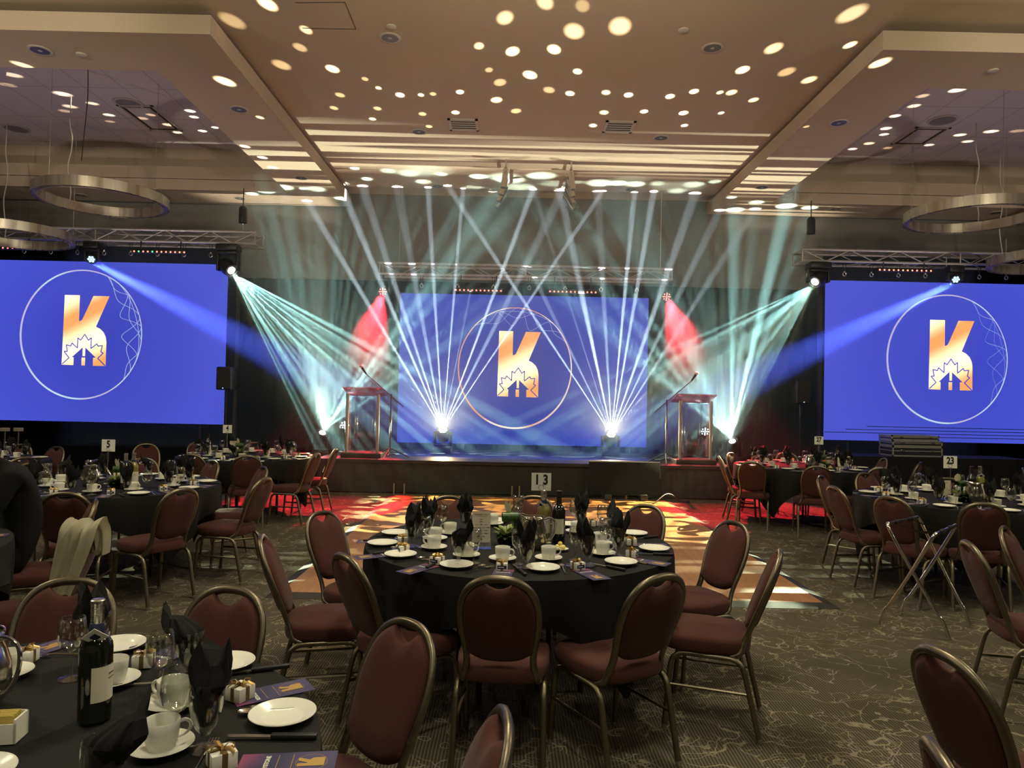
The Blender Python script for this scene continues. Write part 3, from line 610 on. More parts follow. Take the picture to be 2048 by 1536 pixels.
def led_screen(lab, x0, x1, z0, z1, y, col, col2, ringm_, rot, cfg):
    cx, cz = (x0+x1)/2, (z0+z1)/2; t = thing('led_screen', lab, 'screen', (cx, y, cz))
    w, h = (x1-x0)/2, (z1-z0)/2
    dm = mat('screen_blue', (.01, .01, .02), .35); n_ = MN(dm); s_ = n_.sep(n_.pos(True))
    a = n_.m('ABSOLUTE', n_.m('SUBTRACT', n_.m('FRACT', n_.m('ADD', n_.m('MULTIPLY', s_[0], 2), .5)), .5)); b = n_.m('ABSOLUTE', n_.m('SUBTRACT', n_.m('FRACT', n_.m('ADD', n_.m('MULTIPLY', s_[2], 2), .5)), .5))
    seam = n_.mr(n_.m('MINIMUM', a, b), .004, .0, 0, .12)
    rr = n_.m('SQRT', n_.m('ADD', n_.m('POWER', s_[0], 2.0), n_.m('POWER', s_[2], 2.0)))
    n_.emit(n_.mix(seam, n_.mix(n_.mr(rr, .4, 2.4), col2, col), tuple(v*.8 for v in col)), 1.0)
    MB().box((-w, 0, -h), (w, .03, h)).make('display', dm, t)
    cb = MB()
    for i in range(10):
        for j in range(6): cb.box((-w+.004+i*w/5, .03, -h+.004+j*h/3), (-w+(i+1)*w/5-.004, .11, -h+(j+1)*h/3-.004))
    cb.make('cabinet', blackplastic, t)
    ox, oz = cfg
    def place(P): return [(p[0]+ox, p[1]+oz) for p in map(lg, P)]
    lgp = MB().prism(place(LOGO), .002, Matrix.Translation((0, -.004, 0))).make('logo', gold, t)
    navyE = dm
    MB().prism(place(HOUSE), .001, Matrix.Translation((0, -.006, 0))).make('house_mark', navyE, lgp)
    lf = MB(); pl = place(LEAF)
    for a_, b_ in zip(pl, pl[1:]):
        d = Vector((b_[0]-a_[0], b_[1]-a_[1])); nn = Vector((-d.y, d.x)).normalized()*.0095; e = d.normalized()*.004
        lf.prism([(a_[0]-nn.x-e.x, a_[1]-nn.y-e.y), (b_[0]-nn.x+e.x, b_[1]-nn.y+e.y), (b_[0]+nn.x+e.x, b_[1]+nn.y+e.y), (a_[0]+nn.x-e.x, a_[1]+nn.y-e.y)], .001, Matrix.Translation((0, -.0055, 0)))
    lf.make('maple_leaf_outline', navyE, lgp)
    MB().prism(place([(996, 893), (1020, 893), (1020, 984), (996, 984)]), .001, Matrix.Translation((0, -.008, 0))).prism(place([(988, 998), (1022, 998), (1022, 1073), (988, 1073)]), .001, Matrix.Translation((0, -.008, 0))).make('road_stripes', gold, lgp)
    # ring and its spun-off waves
    rg = MB(); N = 120; rx, ry = 1.13, 1.205
    for i in range(N):
        t0, t1 = 2*PI*i/N, 2*PI*(i+1)/N; q = []
        for tt, k in ((t0, 0), (t1, 0), (t1, 1), (t0, 1)):
            wd = .007+.008*(.5+.5*math.cos(tt-rot+PI)); f = 1+(wd if k else -wd)
            q.append((ox+rx*f*math.cos(tt), oz+ry*f*math.sin(tt)))
        rg.prism(q, .001, Matrix.Translation((0, -.004, 0)))
    ro = rg.make('ring', ringm_, t)
    wv = MB()
    for a0, sp_, A in ((-.80, .55, .10), (-.62, .75, .22), (-.35, .62, .33), (-.10, .80, .17), (.12, .60, .30), (.30, .85, .20), (.62, .55, .11), (-.50, 1.5, .06)):
        pts = []
        for i in range(30):
            u = i/29; an = rot+a0+u*sp_-.25; rr_ = 1-A*math.sin(PI*u)**1.6
            pts.append((ox+rx*rr_*math.cos(an), -.0045, oz+ry*rr_*math.sin(an)))
        wv.tube(pts, .005, 4, ry=.0008)
    wv.make('ring_waves', wavem, ro)
    return t, dm
SC_C = srgb(66, 84, 190); SC_S = srgb(74, 86, 214)
led_screen('large central video wall with gold K logo, standing on the stage', -2.22, 2.76, .68, 3.67, 14.2, srgb(52, 74, 186), srgb(36, 54, 158), ringgold, math.radians(85), (-.165, .04))
led_screen('left video wall with gold K logo and pale ring', -10.33, -5.33, 1.0, 4.0, 13.3, srgb(76, 86, 210), srgb(60, 68, 190), ringcool, math.radians(15), (-.2, .13))
rs, rdm = led_screen('right video wall with gold K logo and pale ring', 5.92, 10.92, .95, 3.95, 13.3, srgb(76, 86, 210), srgb(62, 72, 196), ringcool, math.radians(15), (-.2, .06))
gm = MB()
for k, (a, b, z) in enumerate(((-2.5, 2.5, -1.36), (-2.1, 2.5, -1.30), (-1.7, 2.5, -1.24), (-.9, 2.3, -1.42))):
    gm.box((a, -.003, z), (b, -.001, z+.012))
gm.make('dark_scan_lines', navy, rs)
# support feet of the central wall
for x in (-2.0, -.9, 1.4, 2.5): tag(MB().box((x-.03, 14.18, SZ), (x+.03, 14.30, .68)).make('support_block', blackplastic), 'black foot under the central video wall, %s' % {-2.0: 'at its left end', -.9: 'left of its middle', 1.4: 'right of its middle', 2.5: 'at its right end'}[x], 'support', 'feet under the central video wall')
def goalpost(x, y, z, lab): tag(MB().cyl((x, y, 0), (x, y, z), .03).box((x-.3, y-.3, 0), (x+.3, y+.3, .015)).make('screen_support', blackplastic), lab, 'support')
for x, w_, z in ((-9.9, 'outer end of the left', 1.0), (-5.8, 'inner end of the left', 1.0), (6.4, 'inner end of the right', .95), (10.5, 'outer end of the right', .95)): goalpost(x, 13.38, z, 'black post carrying the %s video wall' % w_)

# ------------------------------------------------------------------ trusses
def truss(lab, x0, x1, y, z, hy, hz, pitch=.42):
    t = thing('box_truss', lab, 'truss', (x0, y, z), 0, 'aluminium box trusses'); L = x1-x0
    for a, b in ((0, 0), (hy, 0), (0, hz), (hy, hz)): MB().cyl((0, a, b), (L, a, b), .024, seg=10).make('chord', alu, t)
    br = MB(); n = int(L/pitch); s = L/n
    for i in range(n):
        x = i*s; f = i % 2
        for (a, b) in (((0, 0), (0, hz)), ((hy, 0), (hy, hz)), ((0, 0), (hy, 0)), ((0, hz), (hy, hz))):
            p, q = (a, b) if f else (b, a)
            br.cyl((x, *p), (x+s, *q), .010, seg=6)
    for x in (0.02, L/2, L-.02):
        for a, b in (((0, 0), (0, hz)), ((hy, 0), (hy, hz)), ((0, 0), (hy, 0)), ((0, hz), (hy, hz))): br.cyl((x, *a), (x, *b), .012, seg=6)
    br.make('bracing', alu, t); return t
tLz = atY(500, 487, 13.0).z; tRz = atY(1640, 522, 13.0).z; tCz = atY(1050, 553, 13.8).z
TL_, TR_, TC_ = tLz, tRz, tCz
truss('aluminium box truss above the left video wall', -10.6, atY(512, 478, 13.0).x, 13.0, tLz, .42, .21); truss('aluminium box truss above the right video wall', atY(1603, 500, 13.0).x, 11.2, 13.0, tRz, .42, .21)
truss('aluminium box truss above the central video wall', atY(757, 545, 13.8).x, atY(1346, 555, 13.8).x, 13.8, tCz, .36, .21)
def hoist(px, py, y, ztruss, lab):
    p = atY(px, py, y); t = thing('chain_hoist', lab, 'hoist', (p.x, y, p.z), 0, 'chain hoists carrying the trusses')
    MB().lathe([(.05, -.16), (.075, -.15), (.075, .12), (.05, .16)], seg=14).make('motor', blackplastic, t)
    ch = MB()
    for k in range(int((p.z-.16-ztruss)/.05)):
        z = -.16-k*.05; ch.tube([(.012*math.cos(a), 0, z-.025+.03*math.sin(a)) if k % 2 else (0, .012*math.cos(a), z-.025+.03*math.sin(a)) for a in [i*PI/4 for i in range(8)]], .004, 4, True)
    ch.make('chain', steel, t); MB().cyl((0, 0, .16), (0, 0, ZC-p.z if py < 405 else ZS-p.z), .01, seg=6).make('suspension_cable', blackplastic, t)
hoist(486, 430, 13.2, tLz+.2, 'black chain hoist holding the inner end of the left truss'); hoist(1622, 452, 13.2, tRz+.2, 'black chain hoist holding the inner end of the right truss')
for x, s in ((-9.6, 'left'), (10.4, 'right')):
    tag(MB().cyl((x, 13.2, tLz+.21), (x, 13.2, ZS), .01, seg=6).make('truss_sling', steel), 'steel cable holding the outer end of the %s truss' % s, 'cable')
for x, s in ((-2.2, 'left'), (2.9, 'right')):
    tag(MB().cyl((x, 13.8, tCz+.2), (x, 13.8, ZC), .008, seg=6).make('truss_sling', steel), 'steel cable holding the %s end of the central truss' % s, 'cable')
sh = thing('lifting_shackle', '', 'shackle', group='shackles hanging from the trusses')
MB().tube([(-.03, 0, 0), (-.012, 0, -.12), (0, 0, -.16), (.012, 0, -.12), (.03, 0, 0)], .006, 5).make('sling', blackplastic, sh)
MB().tube([(.03*math.cos(i*PI/6), 0, -.205+.035*math.sin(i*PI/6)) for i in range(12)], .008, 6, True).cyl((0, 0, -.15), (0, 0, -.18), .014, seg=8).make('ring', steel, sh)
SH = Proto(sh); ordn = ['first', 'second', 'third', 'fourth', 'fifth', 'sixth', 'seventh', 'eighth', 'ninth', 'tenth']
for k in range(9): SH.put((-5.55-k*.49, 13.05, tLz-.02), 0, 'hanging shackle under the left truss, %s from its inner end' % ordn[k])
for k in range(9): SH.put((6.15+k*.5, 13.05, tRz-.02), 0, 'hanging shackle under the right truss, %s from its inner end' % ordn[k])
for k in range(7): SH.put((-1.75+k*.7, 13.8, tCz-.02), 0, 'hanging shackle under the central truss, %s from its left end' % ordn[k])

# ------------------------------------------------------------------ stage lighting fixtures
lens_white = emis('lens_white', (1.0, .98, .92), 14); lens_blue = emis('lens_blue', (.35, .75, 1.0), 3.5); lens_red = emis('lens_red', (1.0, .25, .2), 3.2)
dot_red = emis('led_red', (1.0, .16, .10), 5); dot_green = emis('led_green', (.1, .9, .25), 2.5); dot_blueled = emis('led_blue', (.2, .45, 1.0), 4)
def aimed(v, roll=0):
    return Vector(v).to_track_quat('Y', 'Z').to_matrix().to_4x4()
def moving_head(lens, direction, base, hang, lab, lm, cells, sc_=1.0, group=None):
    """lens: world point of the lens; base: world z of the mounting plane"""
    d = Vector(direction).normalized(); piv = lens - d*.13*sc_
    t = thing('moving_head', lab, 'stage light', (piv.x, piv.y, base), 0, group); h = piv.z-base; sg = -1 if hang else 1
    MB().box((-.17*sc_, -.12*sc_, min(0, sg*.12)), (.17*sc_, .12*sc_, max(0, sg*.12)), .02).make('base', blackplastic, t)
    yk = MB(); a = .155*sc_; z0 = sg*.12; z1 = h+sg*.06*sc_
    for s in (-1, 1): yk.box((s*a-.022, -.06*sc_, min(z0, z1)), (s*a+.022, .06*sc_, max(z0, z1)), .01)
    yk.box((-a, -.06*sc_, min(z0, z0+sg*.05)), (a, .06*sc_, max(z0, z0+sg*.05)), .01); yk.make('yoke', blackplastic, t)
    M = Matrix.Translation((0, 0, h)) @ aimed(d) @ Matrix.Rotation(-PI/2, 4, 'X')
    hd = MB().lathe([(.04*sc_, -.15*sc_), (.10*sc_, -.13*sc_), (.125*sc_, -.04*sc_), (.125*sc_, .04*sc_), (.105*sc_, .12*sc_), (.095*sc_, .12*sc_), (.09*sc_, .10*sc_)], seg=24, M=M).make('head', blackplastic, t)
    l = MB()
    if cells:
        for k in range(7):
            r_ = 0 if k == 0 else .055*sc_; an = k*PI/3; l.lathe([(.001, .128*sc_), (.020*sc_, .124*sc_), (.024*sc_, .11*sc_)], (r_*math.cos(an), r_*math.sin(an), 0), 10, M)
    else: l.lathe([(.001, .132*sc_), (.045*sc_, .125*sc_), (.06*sc_, .105*sc_)], seg=20, M=M)
    l.make('lens', lm, hd); return t
moving_head(HEAD_A+Vector((0, .04, -.05)), (0, -.62, .78), SZ, False, 'black moving head light on the stage, left of the gold logo, throwing white beams', lens_white, True)
moving_head(HEAD_B+Vector((0, .04, -.05)), (0, -.62, .78), SZ, False, 'black moving head light on the stage, right of the gold logo, throwing white beams', lens_white, True)
for L, s, sx in ((HEAD_C, 'left', 1), (HEAD_D, 'right', -1)):
    tag(MB().box((L.x-.22, L.y-.22, 0), (L.x+.22, L.y+.22, .42), .01).make('light_riser', blackplastic), 'black riser box under the moving head beside the %s end of the stage' % s, 'box')
    moving_head(L+Vector((0, .02, -.01))-Vector((sx*.03, 0, .02)), (sx*.35, -.5, .8), .42, False, 'black moving head light on a riser beyond the %s end of the stage' % s, lens_white, False)
for L, s, sx, tz in ((HEAD_E, 'left', 1, TL_), (HEAD_F, 'right', -1, TR_)):
    moving_head(L+Vector((0, .03, .02)), (sx*.75, -.5, -.6), tz-.03, True, 'black moving head hanging from the inner end of the %s truss' % s, lens_white, False, 1.15)
for L, s, tz in ((HEAD_I, 'left', TL_), (HEAD_J, 'right', TR_)):
    moving_head(L+Vector((0, 0, .03)), (.25 if s == 'left' else -.25, -.85, -.45), tz-.03, True, 'black moving head with a blue lens hanging over the %s video wall' % s, lens_blue, True, .8)
def par(lens, d, top, lab, lm, hang=True):
    d = Vector(d).normalized(); t = thing('par_can', lab, 'stage light', tuple(lens), 0, 'led wash cans'); M = aimed(d) @ Matrix.Rotation(-PI/2, 4, 'X')
    b = MB().lathe([(.03, -.17), (.085, -.15), (.095, 0), (.088, 0), (.08, -.02)], seg=20, M=M).make('body', blackplastic, t)
    l = MB()
    for k in range(13):
        r_ = 0 if k == 0 else (.035 if k < 5 else .065); an = k*PI/2 if k < 5 else k*PI/4; l.lathe([(.001, -.004), (.012, -.012), (.013, -.019)], (r_*math.cos(an), r_*math.sin(an), 0), 8, M)
    l.make('lens', lm, b)
    z = top-lens[2]; MB().tube([(-.11, .03, -.02), (-.11, .05, z*.75), (.11, .05, z*.75), (.11, .03, -.02)], .010, 6).cyl((0, .05, z*.75), (0, .05, z), .018, seg=8).make('bracket', blackplastic, t)
par(PAR_G+Vector((0, .02, .02)), (0, -.9, -.42), TC_, 'red wash can hanging at the left end of the central truss', lens_red)
par(PAR_H+Vector((0, .02, .02)), (0, -.9, -.42), TC_, 'red wash can hanging at the right end of the central truss', lens_red)
par(PAR_K+Vector((-.0, .05, -.05)), (.35, -.8, .5), SZ, 'small white par light on the stage behind the left lectern', emis('lens_soft', (.9, .95, 1), 5)); par(PAR_L+Vector((0, .05, -.05)), (-.35, -.8, .5), SZ, 'small white par light on the stage behind the right lectern', MATS['lens_soft'])
def led_bar(px0, px1, py, y, z, n, lab, top, green=()):
    a, b = atY(px0, py, y), atY(px1, py, y); x0, x1 = min(a.x, b.x), max(a.x, b.x); t = thing('led_bar', lab, 'stage light', (x0, y, z), 0, 'led bars under the trusses'); L = x1-x0
    MB().box((-.03, -.03, -.035), (L+.03, .04, .035), .008).make('housing', blackplastic, t)
    for k in range(n):
        MB().lathe([(.001, -.014), (.012, -.010), (.016, 0)], (0, 0, 0), 8, Matrix.Translation((k*L/(n-1), -.031, -.012)) @ Matrix.Rotation(-PI/2, 4, 'X') @ Matrix.Rotation(PI, 4, 'X')).make('led', dot_green if k in green else dot_red, t)
    for x in (.1*L, .9*L): MB().cyl((x, .03, .03), (x, .03, top-z), .012, seg=6).make('clamp', blackplastic, t)
led_bar(912, 1002, 580, 13.75, atY(957, 580, 13.75).z, 12, 'red led bar under the central truss, left one', TC_); led_bar(1100, 1191, 583, 13.75, atY(1146, 583, 13.75).z, 12, 'red led bar under the central truss, right one', TC_)
led_bar(270, 370, 503, 12.95, atY(320, 503, 12.95).z, 12, 'led bar under the left truss with red and two green lights', TL_, (1, 4)); led_bar(-40, 66, 495, 12.95, atY(13, 495, 12.95).z, 12, 'red led bar under the left truss at the edge of the view', TL_)
led_bar(1758, 1860, 540, 12.95, atY(1809, 540, 12.95).z, 12, 'red led bar under the right truss, whole in view', TR_); led_bar(2035, 2130, 544, 12.95, atY(2080, 544, 12.95).z, 10, 'red led bar under the right truss at the edge of the view', TR_)

# ------------------------------------------------------------------ stage furniture
def lectern(x, y, sx, lab):
    t = thing('lectern', lab, 'lectern', (x, y, SZ), 0, 'clear acrylic lecterns')
    MB().box((-.34, -.22, 0), (.34, .22, .085), .012).make('base', blackplastic, t)
    for px in (-.26, -.15, .15, .26):
        MB().cyl((px, (-.12 if abs(px) > .2 else .1), .085), (px, (-.12 if abs(px) > .2 else .1), 1.07), .026, seg=14).make('column', acrylic if abs(px) < .2 else alu, t)
    MB().box((-.26, -.015, .12), (.26, -.005, 1.02)).make('front_panel', acrylic, t)
    M = Matrix.Translation((0, 0, 1.12)) @ Matrix.Rotation(math.radians(-17), 4, 'X')
    MB().box((-.34, -.20, -.01), (.34, .25, .012), .004, M).make('reading_desk', acrylic_redlit, t); MB().box((-.34, .245, .0), (.34, .26, .04), .003, M).make('ledge', acrylic_redlit, t)
lectern(-2.47, 12.15, 1, 'acrylic lectern on the stage, left of the central screen'); lectern(3.17, 12.15, -1, 'acrylic lectern on the stage, right of the central screen')
def mic_stand(x, y, mx, lab):
    t = thing('microphone_stand', lab, 'microphone stand', (x, y, SZ), 0, 'boom microphone stands on the stage'); zb = 1.05
    MB().cyl((0, 0, .1), (0, 0, zb), .013).cyl((0, 0, .6), (0, 0, .68), .02).make('pole', chrome, t)
    for a in (20, 140, 260):
        a = math.radians(a); MB().cyl((0, 0, .17), (.33*math.cos(a), .33*math.sin(a), .012), .009, seg=8).cyl((.10*math.cos(a), .10*math.sin(a), .05), (0, 0, .09), .006, seg=6).make('leg', blackplastic, t)
    e = Vector((mx, -.05, zb+.36)); s = -Vector((mx, -.05, .36)).normalized()*.28
    MB().cyl(Vector((0, 0, zb))+s, e, .009).cyl((0, 0, zb-.03), (0, 0, zb+.03), .02).make('boom_arm', chrome, t)
    dd = Vector((mx*.25, -.05, .16)).normalized(); mc = MB().cyl(e, e+dd*.13, .014, .02).make('microphone', blackplastic, t)
    MB().sphere(e+dd*.155, .029, 14).make('mesh_head', steel, mc)
mic_stand(-2.0, 12.05, -.42, 'chrome boom microphone stand beside the left lectern'); mic_stand(2.68, 12.05, .40, 'chrome boom microphone stand beside the right lectern')
def speaker(px0, px1, py0, py1, y, lab):
    a, b = atY(px0, py0, y), atY(px1, py1, y); cx = (a.x+b.x)/2; w = (b.x-a.x)/2
    t = thing('loudspeaker', lab, 'speaker', (cx, y, b.z), 0, 'speakers on poles'); h = a.z-b.z
    MB().box((-w, 0, 0), (w, .34, h), .025).make('cabinet', blackplastic, t); MB().box((-w+.02, -.008, .02), (w-.02, .0, h-.02)).make('grille', speakergrille, t)
    MB().lathe([(.001, 0), (.008, 0), (.008, .003)], seg=8, M=Matrix.Translation((0, -.009, .03)) @ Matrix.Rotation(PI/2, 4, 'X')).make('power_light', dot_blueled, t)
    s = thing('speaker_stand', lab.replace('speaker', 'stand under the speaker'), 'speaker stand', (cx, y+.15, 0), 0, 'speaker stands')
    MB().cyl((0, 0, .1), (0, 0, b.z), .018).make('pole', blackplastic, s)
    for k in range(3):
        an = math.radians(30+k*120); MB().cyl((0, 0, .55), (.5*math.cos(an), .5*math.sin(an), .012), .012, seg=8).make('leg', blackplastic, s)
speaker(432, 461, 733, 780, 12.4, 'black speaker before the inner edge of the left video wall'); speaker(1594, 1622, 761, 808, 12.9, 'black speaker before the inner edge of the right video wall')
# confidence monitor facing the stage front
t = thing('monitor', 'flat black monitor standing on the floor in front of the stage', 'monitor', (1.85, 11.3, 0)); a, b = atY(1180, 927, 11.3), atY(1323, 936, 11.3)
w = b.x-a.x; x0 = a.x-1.85; M = Matrix.Rotation(math.radians(-12), 4, 'X'); MB().box((x0, 0, .10), (x0+w, .05, .64), .006, M).make('panel', drape_m, t)
MB().box((x0, -.002, .625), (x0+w, .0, .64), 0, M).make('top_edge', caseal, t)
MB().box((x0+w*.2, -.1, 0), (x0+w*.3, .25, .12), .01).make('foot', blackplastic, t); MB().box((x0+w*.7, -.1, 0), (x0+w*.8, .25, .12), .01).make('foot', blackplastic, t)
p = atZ(1252, 1000, 0); tag(MB().cyl((p.x, p.y, 0), (p.x, p.y, .22), .022, seg=10).make('brass_post', mat('brass', (.55, .38, .12), .3, .9)), 'short brass coloured post on the dance floor before the stage', 'post')
def cable(pts, r, lab, m=blackplastic): return tag(MB().tube(smooth_path(pts, 5), r, 6).make('power_cable', m), lab, 'cable')
cable([(1.3, 11.1, .012), (1.6, 10.95, .012), (1.9, 11.05, .012), (2.2, 10.9, .012), (2.5, 11.1, .16), (2.72, 11.15, .05), (2.9, 11.3, .012)], .009, 'black cable looping on the floor by the monitor')
cable([(-.2, 11.5, .012), (.4, 11.35, .012), (1.0, 11.4, .012), (1.7, 11.2, .012)], .009, 'thin cable running along the foot of the stage')
# flight cases on a draped table by the right wall screen
tb = atZ(1860, 914, .75); TBX, TBY = tb.x, 12.6
bt = thing('serving_table', 'long table with a black cloth under the right video wall', 'table', (atY(1850, 915, 12.4).x, 12.4, 0))
MB().box((-1.55, -.4, .70), (1.55, .4, .735)).make('tabletop', blackplastic, bt)
for sx in (-1.4, 1.4):
    for sy in (-.32, .32): MB().cyl((sx, sy, 0), (sx, sy, .7), .016, seg=8).make('leg', chrome, bt)
def skirtfn(hx, hy, z0, z1, amp, fr):
    def fn(u, v):
        P = 4*(hx+hy); d = u*P
        if d < 2*hx: p = Vector((-hx+d, -hy, 0)); nn = Vector((0, -1, 0))
        elif d < 2*hx+2*hy: p = Vector((hx, -hy+d-2*hx, 0)); nn = Vector((1, 0, 0))
        elif d < 4*hx+2*hy: p = Vector((hx-(d-2*hx-2*hy), hy, 0)); nn = Vector((0, 1, 0))
        else: p = Vector((-hx, hy-(d-4*hx-2*hy), 0)); nn = Vector((-1, 0, 0))
        p += nn*(.012+amp*(1-v)*(.5+.5*math.sin(d*fr))); p.z = z0+(z1-z0)*v; return p
    return fn
m = MB(); m.grid(skirtfn(1.56, .41, .02, .742, .03, 40), 360, 5, True); m.box((-1.565, -.415, .736), (1.565, .415, .744)); o = m.make('tablecloth', blackcloth, None, 50); o.location = bt.location
tag(o, 'black floor-length cloth on the long table under the right video wall', 'tablecloth')
def flight_case(x, y, z, w, d, h, lab, front):
    t = thing('flight_case', lab, 'case', (x, y, z), 0, 'stacked aluminium edged cases'); MB().box((-w/2+.008, -d/2+.008, .008), (w/2-.008, d/2-.008, h-.008)).make('body', caseblue, t)
    e = MB(); k = .022
    for zz in (0, h-k): e.box((-w/2, -d/2, zz), (w/2, -d/2+k, zz+k)).box((-w/2, d/2-k, zz), (w/2, d/2, zz+k)).box((-w/2, -d/2+k, zz), (-w/2+k, d/2-k, zz+k)).box((w/2-k, -d/2+k, zz), (w/2, d/2-k, zz+k))
    e.box((-w/2-.001, -d/2-.001, h*.52), (w/2+.001, d/2+.001, h*.52+.014))
    for sx in (-1, 1):
        for sy in (-1, 1): e.box((sx*w/2-(k if sx > 0 else 0), sy*d/2-(k if sy > 0 else 0), 0), (sx*w/2+(0 if sx > 0 else k), sy*d/2+(0 if sy > 0 else k), h))
    e.make('edging', caseal, t)
    for sx in (-.3, .3): MB().box((sx*w-.03, -d/2-.010, h*.45), (sx*w+.03, -d/2, h*.70), .003).make('latch', chrome, t)
cx_ = atY(1830, 900, 12.2).x
flight_case(cx_+.02, 12.38, .745, .86, .45, .17, 'aluminium edged flight case, bottom of the stack under the right video wall', 1); flight_case(cx_+.02, 12.38, .917, .86, .45, .10, 'aluminium edged flight case, middle of the stack under the right video wall', 1)
flight_case(cx_-.0, 12.40, 1.019, .82, .43, .085, 'flight case with pale lid edge, topmost of the stack under the right video wall', 1)
# block-topped stands at the far left
for px, w_ in ((10, 'first at the left edge'), (37, 'second from the left edge')):
    a = atY(px, 858, 11.2); t = thing('block_stand', 'thin stand topped by a beige block, '+w_, 'stand', (a.x, 11.2, 0), 0, 'pair of block-topped stands')
    MB().cyl((0, 0, .01), (0, 0, a.z-.03), .012).make('pole', bronze, t); MB().lathe([(.001, 0), (.16, 0), (.16, .012), (.02, .02)], seg=20).make('base', bronze, t); MB().box((-.055, -.04, a.z-.035), (.055, .04, a.z+.02), .006).make('block', greybox, t)

# dance floor
df = thing('dance_floor', 'portable wooden dance floor panel area with dark bevelled edging', 'dance floor', (0, 0, 0))
DX0, DX1, DY0, DY1 = -1.87, 2.62, 5.55, 11.45
MB().box((DX0+.10, DY0+.10, .002), (DX1-.10, DY1-.10, .024)).make('parquet', wood, df)
e = MB()
ri = [(DX0+.10, DY0+.10), (DX1-.10, DY0+.10), (DX1-.10, DY1-.10), (DX0+.10, DY1-.10)]; ro = [(DX0, DY0), (DX1, DY0), (DX1, DY1), (DX0, DY1)]
for i in range(4):
    j = (i+1) % 4; v = [e.V((*ro[i], .002)), e.V((*ro[j], .002)), e.V((*ri[j], .025)), e.V((*ri[i], .025)), e.V((*ri[j], .001)), e.V((*ri[i], .001))]
    e.face((v[0], v[1], v[2], v[3])); e.face((v[3], v[2], v[4], v[5])); e.face((v[0], v[5], v[4], v[1]))
e.make('edging', edging, df)

# haze that carries the beams: thin in the room, thicker over the stage
def haze(name, dens, tint, a, b, lab):
    hz = bpy.data.materials.new(name); hz.use_nodes = True; t_ = hz.node_tree; t_.nodes.clear()
    o_ = t_.nodes.new('ShaderNodeOutputMaterial'); v_ = t_.nodes.new('ShaderNodeVolumeScatter'); v_.inputs['Density'].default_value = dens; v_.inputs['Anisotropy'].default_value = .0; v_.inputs['Color'].default_value = tint
    t_.links.new(v_.outputs[0], o_.inputs['Volume'])
    tag(MB().box(a, b).make(name, hz), lab, 'haze', None, 'stuff')
haze('stage_haze', HAZE_STAGE, (.80, .98, 1, 1), (-6.3, 9.6, .03), (7.0, 12.88, 5.71), 'theatrical haze drifting between the dance floor and the stage')
haze('stage_smoke', HAZE_SLAB, (.74, .97, 1, 1), (-8.2, 12.90, .57), (8.6, 14.14, 5.71), 'dense theatrical smoke over the stage that shows the beams')

